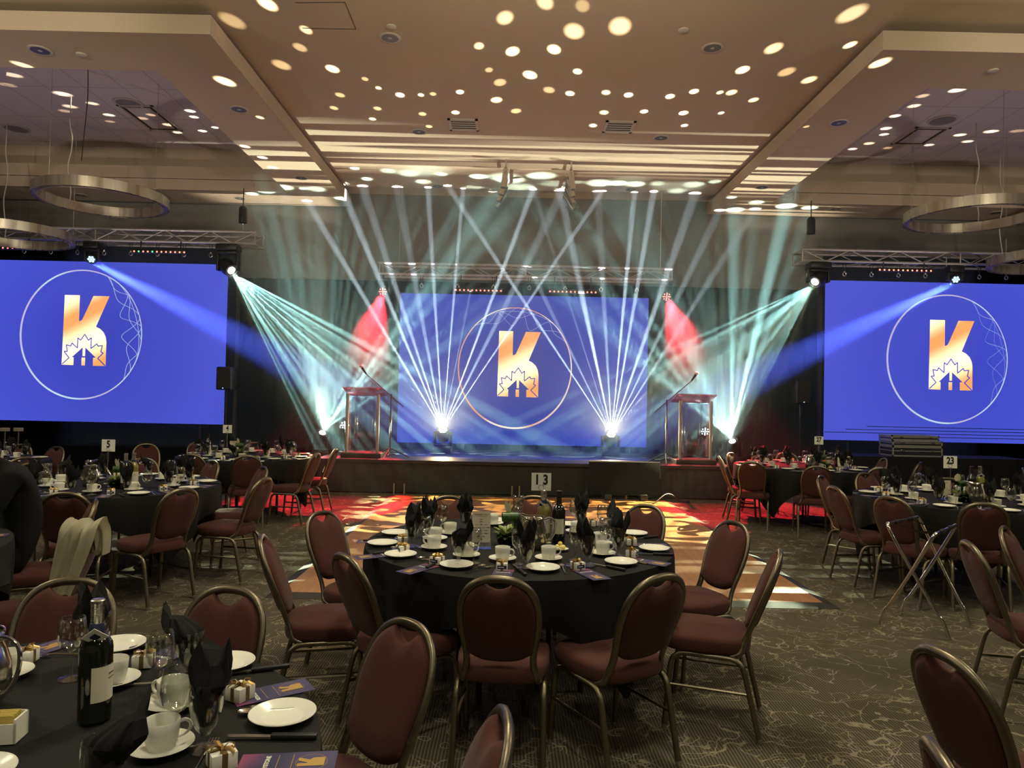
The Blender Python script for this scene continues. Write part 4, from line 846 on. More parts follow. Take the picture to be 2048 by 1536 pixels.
# ------------------------------------------------------------------ banquet chair
def lerp_path(P, n):
    return smooth_path(P, n)
def build_chair():
    t = thing('banquet_chair', '', 'chair')
    # seat
    def outline(k, z, dz=0):
        r = []
        for i in range(36):
            a = 2*PI*i/36; c_, s_ = math.cos(a), math.sin(a); ex = .52
            x = math.copysign(abs(c_)**ex, c_); y = math.copysign(abs(s_)**ex, s_)
            w = .205 if y > 0 else .205-.022*(-y)
            r.append(Vector((x*w*k, .025+y*.215*k, z+dz*(1-abs(x)**2)*.5)))
        return r
    MB().loft([outline(.90, .383), outline(.96, .385), outline(.99, .395), outline(1.0, .420), outline(1.0, .438), outline(.975, .452), outline(.90, .461, .004), outline(.70, .466, .012), outline(.35, .468, .016), outline(.02, .468, .016)]).make('seat', maroon, t, 50)
    by = lambda z: -.135-(z-.375)*.385
    half = [(0, .858), (.045, .855), (.088, .840), (.123, .812), (.148, .770), (.160, .715), (.161, .655), (.153, .590), (.143, .530), (.140, .480), (.148, .430), (.160, .392)]
    # hoop of the back
    pr = [Vector((x, by(z), z)) for x, z in half]
    low = [Vector((.165, -.095, .372)), Vector((.167, -.03, .371))]
    full = [Vector((-p.x, p.y, p.z)) for p in (pr[1:]+low)[::-1]] + pr + low
    MB().tube(smooth_path(full, 3), .0125, 8, ry=.0165).make('back_frame', bronze, t, 60)
    # padded back, its top dished so that a hand slot stays open under the hoop
    inner = []
    for x, z in smooth_path([Vector((x, z, 0)) for x, z in half[:9]]+[Vector((.128, .512, 0)), Vector((.09, .492, 0)), Vector((.045, .484, 0)), Vector((0, .482, 0))], 2) and [(p.x, p.y) for p in smooth_path([Vector((x, z, 0)) for x, z in half[:9]]+[Vector((.122, .512, 0)), Vector((.085, .492, 0)), Vector((.042, .484, 0)), Vector((0, .482, 0))], 2)]:
        if z > .54:
            d = Vector((x, z-.70)); L = d.length; d = d*((L-.008)/L); x, z = d.x, d.y+.70
        if x < .062 and z > .7: z = .806+.030*(max(0, x)/.062)**2
        inner.append((max(x, 0), z))
    ring = inner + [(-x, z) for x, z in inner[-2:0:-1]]
    cz = .66
    def off(k, th):
        return [Vector((x*k, by(cz+(z-cz)*k)+th, cz+(z-cz)*k+th*.35)) for x, z in ring]
    MB().loft([off(.55, -.024), off(.86, -.022), off(.965, -.014), off(1.0, -.004), off(1.0, .006), off(.965, .018), off(.86, .027), off(.55, .030)]).make('backrest', maroon, t, 60)
    for s in (-1, 1):
        f = smooth_path([Vector((s*.190, .205, .006)), Vector((s*.188, .188, .20)), Vector((s*.186, .178, .315)), Vector((s*.185, .160, .352)), Vector((s*.184, .120, .371)), Vector((s*.183, .02, .372))], 3)
        r = smooth_path([Vector((s*.190, -.235, .006)), Vector((s*.188, -.190, .20)), Vector((s*.186, -.162, .318)), Vector((s*.185, -.140, .354)), Vector((s*.184, -.10, .371)), Vector((s*.183, .02, .372))], 3)
        for pth, yy in ((f, .205), (r, -.235)):
            lg_ = MB().tube(pth, .0120, 8, ry=.014).make('leg', bronze, t, 60)
            MB().cyl((s*.190, yy, 0), (s*.190, yy+(.0 if yy > 0 else .003), .022), .0135, seg=10).make('foot_cap', steel, lg_)
        MB().tube([(s*.189, .190, .215), (s*.189, -.185, .215)], .007, 6, ry=.010).make('stretcher', bronze, t)
    return Proto(t)
CH = build_chair()
TABLES = {'13': (.075, 4.10), '5': (-3.43, 6.22), '4': (-3.45, 9.43), '27': (3.97, 9.62), '23': (4.10, 6.45), 'F': (-1.27, 1.49), 'L': (-3.46, 3.50), 'B': (-6.22, 8.12)}
TNAME = {'13': 'the central table', '5': 'the left middle table', '4': 'the left rear table', '27': 'the right rear table', '23': 'the right middle table', 'F': 'the nearest table', 'L': 'the seated person\'s table', 'B': 'the far left table', 'R': 'a table out of view'}
def chair(px, py, tk, place, turn=0.0, extra='maroon banquet chair', ctr=None, z=.856, grp=None):
    tp = atZ(px, py, z); c = Vector((*(ctr or TABLES[tk]), 0)); d = Vector((c.x-tp.x, c.y-tp.y)).normalized()
    rz = math.atan2(d.y, d.x)-PI/2+math.radians(turn); f = Vector((-math.sin(rz), math.cos(rz)))
    lb = '%s at the %s of %s' % (extra, place, TNAME[tk]) if tk != 'R' else extra
    return CH.put((tp.x+f.x*.318, tp.y+f.y*.318, 0), rz, lb, 'chairs around the banquet tables')
for a in (((997, 1159), '13', 'front centre', 0), ((1325, 1155), '13', 'front right', 4), ((1560, 1106), '13', 'right front', 6), ((1470, 1047), '13', 'right rear', 14), ((1295, 1013), '13', 'rear right', 4),
          ((895, 995), '13', 'rear left', 0), ((1068, 995), '13', 'rear centre', 0), ((640, 1027), '13', 'left rear', -12), ((523, 1076), '13', 'left front', -8), ((688, 1114), '13', 'front left', -8),
          ((383, 910), '4', 'front left', 0), ((494, 913), '4', 'front right', 0), ((634, 908), '4', 'right front', 20), ((672, 899), '4', 'right rear', -10), ((510, 886), '4', 'rear right', 0), ((394, 886), '4', 'rear left', 0),
          ((427, 924), '5', 'rear right', -25), ((528, 936), '5', 'right rear', 0), ((531, 958), '5', 'right front', -6), ((365, 980), '5', 'front right', 12), ((128, 988), '5', 'front left', 0), ((286, 919), '5', 'rear centre', 0), ((62, 928), '5', 'rear left', 0), ((292, 889), '5', 'far side', 10),
          ((115, 895), 'B', 'rear right', 12), ((42, 890), 'B', 'rear centre', 0), ((48, 916), 'B', 'front right', 0),
          ((1438, 914), '27', 'left front', -6), ((1461, 907), '27', 'left rear', 0), ((1504, 925), '27', 'front left', 28), ((1635, 934), '27', 'front centre', 0), ((1573, 906), '27', 'rear left', 0), ((1684, 914), '27', 'rear right', 0), ((1761, 937), '27', 'front right', -16),
          ((1769, 918), '27', 'right', -20), ((1841, 926), '27', 'far right', -30),
          ((1728, 948), '23', 'rear left', 10), ((1641, 954), '23', 'left rear', 0), ((1667, 975), '23', 'left front', 0), ((1781, 996), '23', 'front left', -6), ((1970, 1009), '23', 'front centre', 0), ((1897, 958), '23', 'rear centre', 0),
          ((140, 1164), 'F', 'rear left', 0), ((463, 1181), 'F', 'rear right', 0), ((822, 1249), 'F', 'right rear', 6), ((1012, 1442), 'F', 'right front', 0)):
    chair(*a[0], a[1], a[2], a[3])
chair(184, 1062, 'L', 'right', 0, 'maroon banquet chair under a cream garment')
chair(1935, 1087, 'R', 'left', 0, 'maroon banquet chair just right of the tray stand, seat turned right', (3.9, 3.5)); chair(2006, 1057, 'R', 'rear left', 0, 'maroon banquet chair cut by the right edge, behind the one by the tray stand', (4.0, 3.4))
chair(1883, 1309, 'R', 'front left', 0, 'lone near maroon banquet chair at the lower right', (2.6, 2.3)); chair(1876, 1508, 'R', 'nearest', 0, 'maroon banquet chair showing only its frame top at the bottom right edge', (2.2, 1.2)); chair(2046, 938, 'R', 'far', 0, 'small distant maroon banquet chair cut by the right edge', (7.2, 8.2))
chair(8, 1175, 'L', 'rear right', 0, 'empty maroon banquet chair', z=.50) if False else None

# ------------------------------------------------------------------ tables
tbp = thing('round_table', '', 'table'); MB().lathe([(.001, .728), (.85, .728), (.855, .735), (.855, .752), (.85, .757), (.001, .757)], seg=64).make('tabletop', woodtop, tbp)
for k in range(4):
    a = PI/4+k*PI/2; MB().cyl((.40*math.cos(a), .40*math.sin(a), 0), (.40*math.cos(a), .40*math.sin(a), .73), .016, seg=10).make('leg', blackplastic, tbp)
TB = Proto(tbp)
RT = .868
def make_cloth(rot, half=1.06, seed=0):
    rnd = random.Random(seed); ph = [rnd.uniform(0, 6.28) for _ in range(4)]; N = 256; m = MB(); zt = .7615
    m_rings = []
    for r in (.02, .3, .6, .80, .85): m_rings.append([Vector((r*math.cos(2*PI*i/N), r*math.sin(2*PI*i/N), zt+.0006*math.sin(8*r+i*.05))) for i in range(N)])
    nv = 12
    for j in range(nv+1):
        v = j/nv; row = []
        for i in range(N):
            a = 2*PI*i/N; q = a-math.radians(rot); rr = half/max(abs(math.cos(q)), abs(math.sin(q))); drop = min(rr-RT, .70)
            cr = abs(math.sin(2*q))**1.5                                  # 1 at the hanging corners
            fold = (math.sin(a*11+ph[0])*.5+math.sin(a*17+ph[1])*.35+math.sin(a*29+ph[2])*.18)
            amp = (.012+.055*cr)*v**1.1
            rad = RT+.004*min(1, v*8)+fold*amp-.06*cr*v*v+.012*v
            row.append(Vector((rad*math.cos(a), rad*math.sin(a), zt-.006*min(1, v*6)-drop*v)))
        m_rings.append(row)
    m.loft(m_rings, True, True, False); return m
def table(key, rot, lab, clab):
    x, y = TABLES[key]; TB.put((x, y, 0), math.radians(rot+20), lab, 'round folding tables')
    o = make_cloth(rot, 1.06, ord(key[0])+len(key)).make('tablecloth', blackcloth, None, 70); o.location = (x, y, 0); tag(o, clab, 'tablecloth', 'black cloths over the round tables')
for k, rot in (('13', -5), ('5', 12), ('4', 30), ('27', -2), ('23', 20), ('F', 30), ('L', 10), ('B', 40)):
    table(k, rot, 'round folding table under the black cloth of ' + TNAME[k], 'black square cloth draped over ' + TNAME[k])
ZT_ = .764

# ------------------------------------------------------------------ tableware, one of each kind
def proto(name, cat, build):
    t = thing(name, '', cat); build(t); return Proto(t)
def b_plate(t): MB().lathe([(.001, .004), (.048, .004), (.054, .007), (.060, .011), (.078, .0165), (.082, .019), (.083, .0175), (.080, .014), (.058, .005), (.052, 0), (.045, 0), (.043, .002), (.001, .002)], seg=40).make('dish', china, t, 50)
PLATE = proto('side_plate', 'plate', b_plate)
def b_saucer(t): MB().lathe([(.001, .0035), (.024, .0035), (.027, .006), (.045, .009), (.066, .0165), (.070, .018), (.071, .0165), (.066, .013), (.045, .005), (.032, 0), (.028, 0), (.026, .0015), (.001, .0015)], seg=36).make('dish', china, t, 50)
SAUCER = proto('saucer', 'saucer', b_saucer)
def b_cup(t):
    MB().lathe([(.026, 0), (.029, .001), (.031, .010), (.036, .024), (.0385, .045), (.0395, .064), (.0385, .0655), (.0370, .064), (.036, .045), (.033, .024), (.028, .010), (.001, .007)], seg=32).make('bowl', china, t, 50)
    MB().tube(smooth_path([Vector((.034, 0, .052)), Vector((.048, 0, .056)), Vector((.060, 0, .048)), Vector((.060, 0, .034)), Vector((.050, 0, .024)), Vector((.034, 0, .020))], 3), .0045, 8, ry=.0035).make('handle', china, t, 60)
CUP = proto('coffee_cup', 'cup', b_cup)
def b_wine(t): 
    MB().lathe([(.001, .004), (.004, .006), (.0038, .060), (.006, .072), (.020, .080), (.033, .096), (.0375, .118), (.0365, .145), (.0325, .172), (.0318, .1725), (.0312, .172), (.0352, .145), (.0362, .118), (.0318, .097), (.019, .082), (.001, .0755)], seg=28).make('bowl', glass, t, 60)
    MB().lathe([(.001, 0), (.033, 0), (.0335, .0018), (.020, .004), (.004, .0085), (.001, .009)], seg=28).make('foot', glass, t, 60)
WINE = proto('wine_glass', 'wine glass', b_wine)
def b_goblet(t):
    MB().lathe([(.008, .012), (.012, .020), (.0085, .028), (.012, .036), (.022, .048), (.032, .072), (.0375, .100), (.0385, .125), (.0360, .152), (.0352, .1535), (.0343, .152), (.0366, .125), (.0355, .100), (.0300, .074), (.020, .052), (.001, .044)], seg=28).make('bowl', glass, t, 60)
    MB().lathe([(.001, 0), (.036, 0), (.037, .002), (.022, .006), (.009, .012), (.001, .0125)], seg=28).make('foot', glass, t, 60)
GOB = proto('water_goblet', 'goblet', b_goblet)
def napkin(seed, lean, spikes):
    rnd = random.Random(seed); N = 64; R = []
    ph = rnd.uniform(0, 6.28); tips = [(rnd.uniform(0, 2*PI), rnd.uniform(.6, 1.0)) for _ in range(spikes)]
    for j in range(15):
        v = j/14; row = []
        for i in range(N):
            a = 2*PI*i/N
            if v < .45: r = .0155+.0165*(v/.45)**.7
            else: r = .032+.016*math.sin((v-.45)/.55*PI*.8)
            r *= 1+.10*v*math.sin(9*a+ph+v*2)+.12*v*math.sin(4*a+ph*2)
            tip = max([h*max(0, 1-abs(((a-t0+PI) % (2*PI))-PI)/.62)**.8 for t0, h in tips])
            top = .185+.070*tip if v > .45 else .185
            z = .056+(top-.056+.0)*v
            if v > .75: r *= 1-.5*(v-.75)/.25*(1-.8*tip)
            row.append(Vector((r*math.cos(a)+lean*v*v*.05, r*math.sin(a)+.012*math.sin(ph)*v*v, z)))
        R.append(row)
    return MB().loft(R, True, True, True)
NAPS = [proto('folded_napkin', 'napkin', lambda t, s=s, l=l, k=k: napkin(s, l, k).make('fold', napkin_m, t, 25)) for s, l, k in ((1, .5, 3), (2, -.6, 4), (3, .1, 5), (4, 1.0, 2), (5, -.2, 4))]
def b_box(t):
    MB().box((-.027, -.027, 0), (.027, .027, .036), .0015).make('carton', whitecard, t)
    rb = MB().box((-.006, -.0278, -.0), (.006, .0278, .0368)).box((-.0278, -.006, 0), (.0278, .006, .0368)).make('ribbon', darkrib, t)
    bw = MB()
    for a in (.4, 1.9, 2.9, 4.4):
        c_, s_ = math.cos(a), math.sin(a); bw.tube([(0, 0, .037), (.014*c_, .014*s_, .050), (.026*c_, .026*s_, .047), (.024*c_+.003*s_, .024*s_-.003*c_, .040), (0, 0, .038)], .0012, 4, ry=.0045)
    for a in (1.1, 3.7): bw.tube([(0, 0, .038), (.02*math.cos(a), .02*math.sin(a), .044), (.034*math.cos(a), .034*math.sin(a), .037)], .001, 4, ry=.004)
    bw.make('bow', goldribbon, rb)
    lb_ = MB().box((-.022, -.0288, .010), (.022, -.0279, .026)).make('printed_band', navy, t)
    MB().box((-.017, -.0292, .0165), (.010, -.0288, .0195)).make('print_line', whitecard, lb_)
GIFT = proto('gift_box', 'gift box', b_box)
KP = [((x-1005)/2400, (760-z)/2400) for x, z in LOGO]
def b_card(t):
    m = mat('programme_print', (.03, .03, .09), .45); n = MN(m); p = n.sep(n.pos(True)); q = n.noise(n.pos(True), 7, 2)
    n.base(n.mix(n.mr(n.m('ADD', p[1], n.m('MULTIPLY', q, .12)), .10, .17), n.mix(n.mr(q, .35, .65), (.025, .027, .08), (.07, .06, .15)), n.mix(n.mr(q, .3, .7), (.14, .035, .13), (.40, .08, .14))))
    MB().box((-.047, -.105, 0), (.047, .105, .0012)).make('sheet', m, t)
    g = MB().prism([(x*.21, z*.21-.001) for x, z in KP], .0004, Matrix.Translation((0, -.052, .0016)) @ Matrix.Rotation(PI/2, 4, 'X') @ Matrix.Rotation(PI, 4, 'Y') @ Matrix.Scale(-1, 4, (1, 0, 0))).make('logo', goldprint, t)
    MB().tube([(.034*math.cos(i*PI/20), -.052+.034*math.sin(i*PI/20), .0013) for i in range(40)], .0005, 4, True).make('ring_print', goldprint, t)
    l = MB()
    for y in (-.010, .022): l.box((-.036, y, .0012), (.036, y+.0012, .0016))
    l.make('gold_rule', goldprint, t)
    text_obj('title_print', 'KEYSTONE', .014, whitecard, Matrix.Translation((0, .045, .0014)), t, .0002, .0004)
CARD = proto('programme_card', 'card', b_card)
def b_knife(t):
    bl = [(-.007, 0), (-.007, .075), (-.0075, .098), (-.003, .108), (.001, .102), (.004, .110), (.007, .098), (.0065, 0)]
    MB().prism(bl, .0016, Matrix.Translation((0, 0, .007)) @ Matrix.Rotation(-PI/2, 4, 'X')).make('blade', steel, t)
    MB().box((-.0085, -.105, 0), (.0085, .004, .012), .0035).make('handle', blackplastic, t)
KNIFE = proto('steak_knife', 'knife', b_knife)
def b_fork(t):
    m = MB().tube([(0, -.095, .003), (0, -.03, .004), (0, .03, .008), (0, .045, .007)], .0035, 6, ry=.0015); m.box((-.011, .043, .0055), (.011, .062, .0075), 0)
    for x in (-.0095, -.0032, .0032, .0095): m.tube([(x, .060, .0065), (x, .085, .004), (x, .098, .006)], .0013, 5)
    m.make('tines', chrome, t)
FORK = proto('dinner_fork', 'fork', b_fork)
def b_spoon(t):
    m = MB().tube([(0, -.09, .003), (0, -.02, .004), (0, .04, .008)], .0035, 6, ry=.0015)
    def f(u, v): a = 2*PI*u; r = v; return Vector((.015*r*math.cos(a), .061+.024*r*math.sin(a), .0035+.006*r*r))
    m.grid(f, 18, 4, True); m.make('bowl', chrome, t)
SPOON = proto('teaspoon', 'spoon', b_spoon)
Gp = {}
def place(P, key, x, y, rz, what, where, z=None, **kw):
    nm = {'side_plate': 'side plates', 'saucer': 'saucers', 'coffee_cup': 'coffee cups', 'wine_glass': 'wine glasses', 'water_goblet': 'water goblets', 'folded_napkin': 'napkins standing in goblets', 'gift_box': 'ribboned gift boxes', 'programme_card': 'programme cards', 'steak_knife': 'steak knives', 'dinner_fork': 'forks', 'teaspoon': 'teaspoons'}[P.root.name.split('.')[0]]
    return P.put((x, y, ZT_ if z is None else z), rz, '%s %s of %s' % (what, where, TNAME[key]), nm + ' on ' + TNAME[key], **kw)
def setting(key, ang, where, items='psckgnwxr', rad=None, jit=1.0):
    """a place setting facing the table centre, ang measured from the table centre"""
    cx, cy_ = TABLES[key]; a = math.radians(ang); rnd = random.Random(int(ang*7)+ord(key[0])); j = lambda k=.012: rnd.uniform(-k, k)*jit
    def at(u, v):  # u to the sitter's right, v inward from the edge
        r = RT-v; ux, uy = -math.sin(a), math.cos(a); return cx+r*math.cos(a)+ux*u, cy_+r*math.sin(a)+uy*u
    fz = a+PI/2
    w = 'at the %s place' % where
    if 'p' in items: x, y = at(j(), .125+j()); place(PLATE, key, x, y, j(3), 'white side plate', w)
    if 's' in items: x, y = at(.05+j(.03), .36+j(.03)); place(SAUCER, key, x, y, 0, 'white saucer', w); place(CUP, key, x, y, rnd.uniform(0, 6.28), 'white coffee cup', w, ZT_+.0045)
    if 'g' in items: x, y = at(-.05+j(.02), .27+j()); place(GOB, key, x, y, 0, 'stemmed water goblet', w); place(rnd.choice(NAPS), key, x, y, rnd.uniform(0, 6.28), 'black napkin in the goblet', w)
    if 'w' in items: x, y = at(.085+j(.02), .27+j()); place(WINE, key, x, y, 0, 'empty wine glass', w)
    if 'x' in items: x, y = at(.235, .17+j()); place(CARD, key, x, y, fz+j(.2), 'dark blue programme card', w+' edge'); x, y = at(.235+j(), .25+j(.01)); place(GIFT, key, x, y, fz+j(.5), 'ribboned white gift box', w, ZT_+.0015)
    if 'k' in items: x, y = at(-.115, .13+j()); place(KNIFE, key, x, y, fz+j(.15), 'black handled steak knife', w)
    if 'r' in items: x, y = at(.108, .12+j()); place(FORK, key, x, y, fz+j(.12), 'steel fork', w); x, y = at(.135, .13+j()); place(SPOON, key, x, y, fz+j(.12), 'steel teaspoon', w)
P10 = ['front centre', 'front right', 'right front', 'right', 'right rear', 'rear right', 'rear centre', 'rear left', 'left rear', 'left', 'left front', 'front left']
def pname(ang): return P10[int(((ang+90) % 360)/30+.5) % 12]
for key, n, off, it in (('5', 10, -84, 'pskgwxr'), ('23', 10, -95, 'pskgwxr'), ('4', 10, -80, 'psgwx'), ('27', 10, -88, 'psgwx'), ('B', 8, -60, 'psgw')):
    nm_used = set()
    for k in range(n):
        ang = off+k*360/n; nm = pname(ang)
        if nm in nm_used: nm = nm+' gap'
        nm_used.add(nm); setting(key, ang, nm, it)
setting('L', 20, 'right rear', 'pkgx'); setting('L', -20, 'right front', 'pkr')

# table 13, laid as in the photograph
T = '13'
def W(px, py, z=ZT_): p = atZ(px, py, z); return p.x, p.y
def rad13(x, y, key='13'):
    c = TABLES[key]; return math.atan2(y-c[1], x-c[0])+PI/2
for (px, py), w in (((913, 1134), 'front left'), ((1086, 1140), 'front centre'), ((1242, 1128), 'front right'), ((1308, 1101), 'right front'), ((1268, 1070), 'right rear'), ((1140, 1052), 'rear right'), ((996, 1044), 'rear centre'), ((791, 1069), 'left rear'), ((765, 1090), 'left'), ((801, 1113), 'left front')):
    x, y = W(px, py); place(PLATE, T, x, y, 0, 'white side plate', 'at the %s place' % w); a = rad13(x, y); dx, dy = -math.sin(a), math.cos(a); ux, uy = math.cos(a), math.sin(a)
    place(KNIFE, T, x-ux*.115, y-uy*.115, a+.1, 'black handled steak knife', 'left of the %s plate' % w); place(FORK, T, x+ux*.125, y+uy*.125, a-.25, 'steel fork', 'right of the %s plate' % w); place(SPOON, T, x+ux*.100, y+uy*.100, a-.1, 'steel teaspoon', 'right of the %s plate' % w)
for (px, py), w, hz_ in (((868, 1098), 'left front', 2.9), ((870, 1080), 'left', 3.0), ((900, 1069), 'left rear', 2.8), ((933, 1114), 'front left', .2), ((1005, 1121), 'front centre left', -.35), ((1097, 1120), 'front centre right', .1), ((1205, 1110), 'front right', .2), ((1200, 1090), 'right', .2), ((1154, 1066), 'rear right', .3), ((985, 1050), 'rear centre', 2.5)):
    x, y = W(px, py); place(SAUCER, T, x, y, 0, 'white saucer', 'at the %s side' % w); place(CUP, T, x, y, hz_, 'white coffee cup', 'at the %s side' % w, ZT_+.0045)
for i, ((px, py), w) in enumerate((((823, 1093), 'left front'), ((856, 1073), 'left rear'), ((930, 1063), 'rear left'), ((917, 1127), 'front left'), ((1053, 1135), 'front centre'), ((1175, 1131), 'front right'), ((1236, 1112), 'right front'), ((1161, 1060), 'rear right'), ((1226, 1080), 'right rear'))):
    x, y = W(px, py); place(GOB, T, x, y, 0, 'stemmed water goblet', 'at the %s side' % w); place(NAPS[i % 5], T, x, y, i*1.7, 'black napkin in the goblet', 'at the %s side' % w)
for (px, py), w in (((848, 1094), 'left front'), ((883, 1068), 'left rear'), ((947, 1126), 'front left'), ((1037, 1128), 'front centre'), ((1151, 1121), 'front right'), ((1210, 1098), 'right'), ((1150, 1054), 'rear right'), ((1036, 1042), 'rear centre'), ((1205, 1066), 'right rear')):
    x, y = W(px, py); place(WINE, T, x, y, 0, 'empty wine glass', 'at the %s side' % w)
for (px, py), (cx_, cy_), w in (((805, 1087), (752, 1083), 'left rear'), ((805, 1105), (750, 1112), 'left'), ((874, 1128), (836, 1138), 'left front'), ((1004, 1140), (1004, 1150), 'front centre'), ((1155, 1139), (1182, 1149), 'front right'), ((1264, 1114), (1298, 1124), 'right front'), ((1262, 1090), (1298, 1090), 'right'), ((1185, 1052), (1205, 1047), 'rear right')):
    x, y = W(cx_, cy_); a = rad13(x, y); place(CARD, T, x, y, a, 'dark blue programme card' if w != 'front right' else 'pink and blue programme card', 'at the %s edge' % w)
    x, y = W(px, py); place(GIFT, T, x, y, a+.1, 'ribboned white gift box', 'near the %s edge' % w, ZT_+.0015)

# foreground table, laid as in the photograph
T = 'F'
for (px, py), w in (((565, 1437), 'right'), ((452, 1333), 'right rear'), ((235, 1297), 'rear'), ((-60, 1560), 'left')):
    x, y = W(px, py); place(PLATE, T, x, y, 0, 'white side plate', 'at the %s edge' % w)
for (px, py), w, h_ in (((322, 1500), 'front right', .5), ((345, 1412), 'right', 2.9), ((225, 1367), 'centre rear', 2.8), ((10, 1353), 'left rear', 2.4)):
    x, y = W(px, py); place(SAUCER, T, x, y, 0, 'white saucer', 'on the %s part' % w); place(CUP, T, x, y, h_, 'white coffee cup', 'on the %s part' % w, ZT_+.0045)
for i, ((px, py), w) in enumerate((((410, 1497), 'right front'), ((378, 1372), 'right rear'), ((192, 1325), 'rear'), ((200, 1640), 'front'))):
    x, y = W(px, py); place(GOB, T, x, y, 0, 'stemmed water goblet', 'on the %s part' % w); place(NAPS[(0, 3, 1, 3)[i]], T, x, y, (1.0, 2.6, .6, .2)[i], 'black napkin in the goblet', 'on the %s part' % w)
for (px, py), w in (((142, 1357), 'rear'), ((318, 1393), 'right rear'), ((352, 1487), 'right front')):
    x, y = W(px, py); place(WINE, T, x, y, 0, 'empty wine glass', 'on the %s part' % w)
for (px, py), (cx_, cy_), w, da in (((480, 1398), (545, 1384), 'right', -.12), ((287, 1332), (345, 1305), 'right rear', .5), ((50, 1325), (70, 1303), 'left rear', .3), ((443, 1533), (575, 1527), 'front right', -.05)):
    x, y = W(cx_, cy_); x2, y2 = W(px, py); a = math.atan2(y-y2, x-x2)+PI/2 if w != 'left rear' else 2.7
    place(CARD, T, x, y, a+0.0, 'dark blue programme card', 'at the %s edge' % w); place(GIFT, T, x2, y2, a+.5, 'ribboned white gift box', 'at the %s edge' % w, ZT_+.0015)
x, y = W(545, 1477); place(KNIFE, T, x, y, PI/2+.03, 'black handled steak knife', 'below the right plate'); x, y = W(505, 1344); place(KNIFE, T, x, y, PI/2+.4, 'black handled steak knife', 'by the right rear plate')
x, y = W(552, 1417); place(FORK, T, x, y, PI/2+.2, 'steel fork', 'behind the right plate'); x, y = W(545, 1424); place(SPOON, T, x, y, PI/2+.25, 'steel teaspoon', 'behind the right plate')
x, y = W(402, 1523); place(FORK, T, x, y, .1, 'steel fork', 'beside the front right cup'); x, y = W(268, 1372); place(FORK, T, x, y, 1.9, 'steel fork', 'behind the centre cup'); x, y = W(128, 1312); place(FORK, T, x, y, 1.8, 'steel fork', 'at the rear edge')
x, y = W(262, 1302); place(KNIFE, T, x, y, 2.5, 'black handled steak knife', 'right of the rear plate')

# ------------------------------------------------------------------ table signs, bottles, pitchers, flowers
def sign(key, num, x, y, h, lab, rz=0.0, wd=.118):
    t = thing('table_sign', lab, 'sign', (x, y, ZT_), rz, 'numbered table signs')
    MB().lathe([(.001, .008), (.032, .006), (.036, 0), (.001, 0)], seg=24).make('base', bronze, t)
    rd = MB().cyl((0, 0, .005), (0, 0, h-.10), .0022, seg=8); rd.tube([(.016*math.cos(i*PI/8), 0, h-.085+.016*math.sin(i*PI/8)) for i in range(16)], .0016, 6, True); rd.make('wire_clip', steel, t)
    c = MB().box((-wd/2, .001, h-.106), (wd/2, .003, h+.0), .0).make('card', whitecard, t)
    text_obj('number', ' '.join(num) if num == '13' else num, .082, ink, Matrix.Translation((0, .0006, h-.043)) @ Matrix.Rotation(PI/2, 4, 'X'), c, .0004, .003, .8)
for key, num, px, pyb, pyt, D, ex in (('13', '13', 1083, 1100, 946, 4.2, 'centre'), ('5', '5', 217, 967, 879, None, 'centre'), ('4', '4', 455, 912, 850, None, 'centre'), ('27', '27', 1638, 935, 873, None, 'centre'), ('23', '23', 1901, 1006, 912, None, 'centre')):
    if num == '13': b = Vector((.21, 4.28, 0))
    else: b = atZ(px, pyb, ZT_)
    top = atY(px, pyt, b.y); sign(key, num, top.x, b.y, top.z-ZT_, 'white card reading %s on a thin wire stand on %s' % (num, TNAME[num]))
# bottles
def b_bottle(gm_, foil, lab_m, tagged):
    def f(t):
        MB().lathe([(.001, .004), (.030, .001), (.0375, .006), (.0378, .175), (.036, .190), (.026, .208), (.017, .222), (.0145, .235), (.0142, .262)], seg=32).make('body', gm_, t, 50)
        MB().lathe([(.0148, .225), (.0150, .285), (.0165, .287), (.0165, .296), (.014, .298), (.001, .298)], seg=24).make('neck_foil', foil, t, 50)
        l = MB(); 
        def g(u, v): a = math.radians(-140+u*150); return Vector((.0384*math.cos(a), .0384*math.sin(a), .055+v*.085))
        l.grid(g, 20, 2); lo = l.make('label', lab_m, t)
        m = Matrix.Translation((.0384*math.cos(math.radians(-65)), .0384*math.sin(math.radians(-65)), .11)) @ Matrix.Rotation(math.radians(25), 4, 'Z') @ Matrix.Rotation(PI/2, 4, 'X')
        MB().box((-.012, -.002, -.0002), (.010, 0, .0006), 0, m).box((-.010, .008, -.0002), (.008, .011, .0006), 0, m).make('label_print', darkrib, lo)
        if tagged:
            M_ = Matrix.Rotation(-.87, 4, 'Z') @ Matrix.Translation((.004, -.032, .214)) @ Matrix.Rotation(.1, 4, 'Z') @ Matrix.Rotation(math.radians(32), 4, 'X') @ Matrix.Rotation(PI/4, 4, 'Y'); tg = MB().box((-.021, -.0006, -.021), (.021, .0006, .021), 0, M_).make('neck_tag', whitecard, t)
            MB().box((-.009, -.0012, -.009), (.009, -.0006, .009), 0, M_).make('tag_print', navy, tg)
            MB().lathe([(.0158, .212), (.019, .225), (.0158, .240)], seg=20).make('tag_collar', navy, t)
    return f
RED = proto('wine_bottle', 'bottle', b_bottle(bottleglass, steel, labelpaper, True)); DARK = proto('wine_bottle', 'bottle', b_bottle(bottleglass, mat('dark_foil', (.05, .03, .03), .4, .5), labelpaper, False)); PALE = proto('wine_bottle', 'bottle', b_bottle(paleglass, steel, labelpaper, True))
p = atZ(188, 1440, ZT_); RED.put((p.x, p.y, ZT_), 1.15, 'opened dark wine bottle with cream label and neck tag, on the nearest table', 'wine bottles')
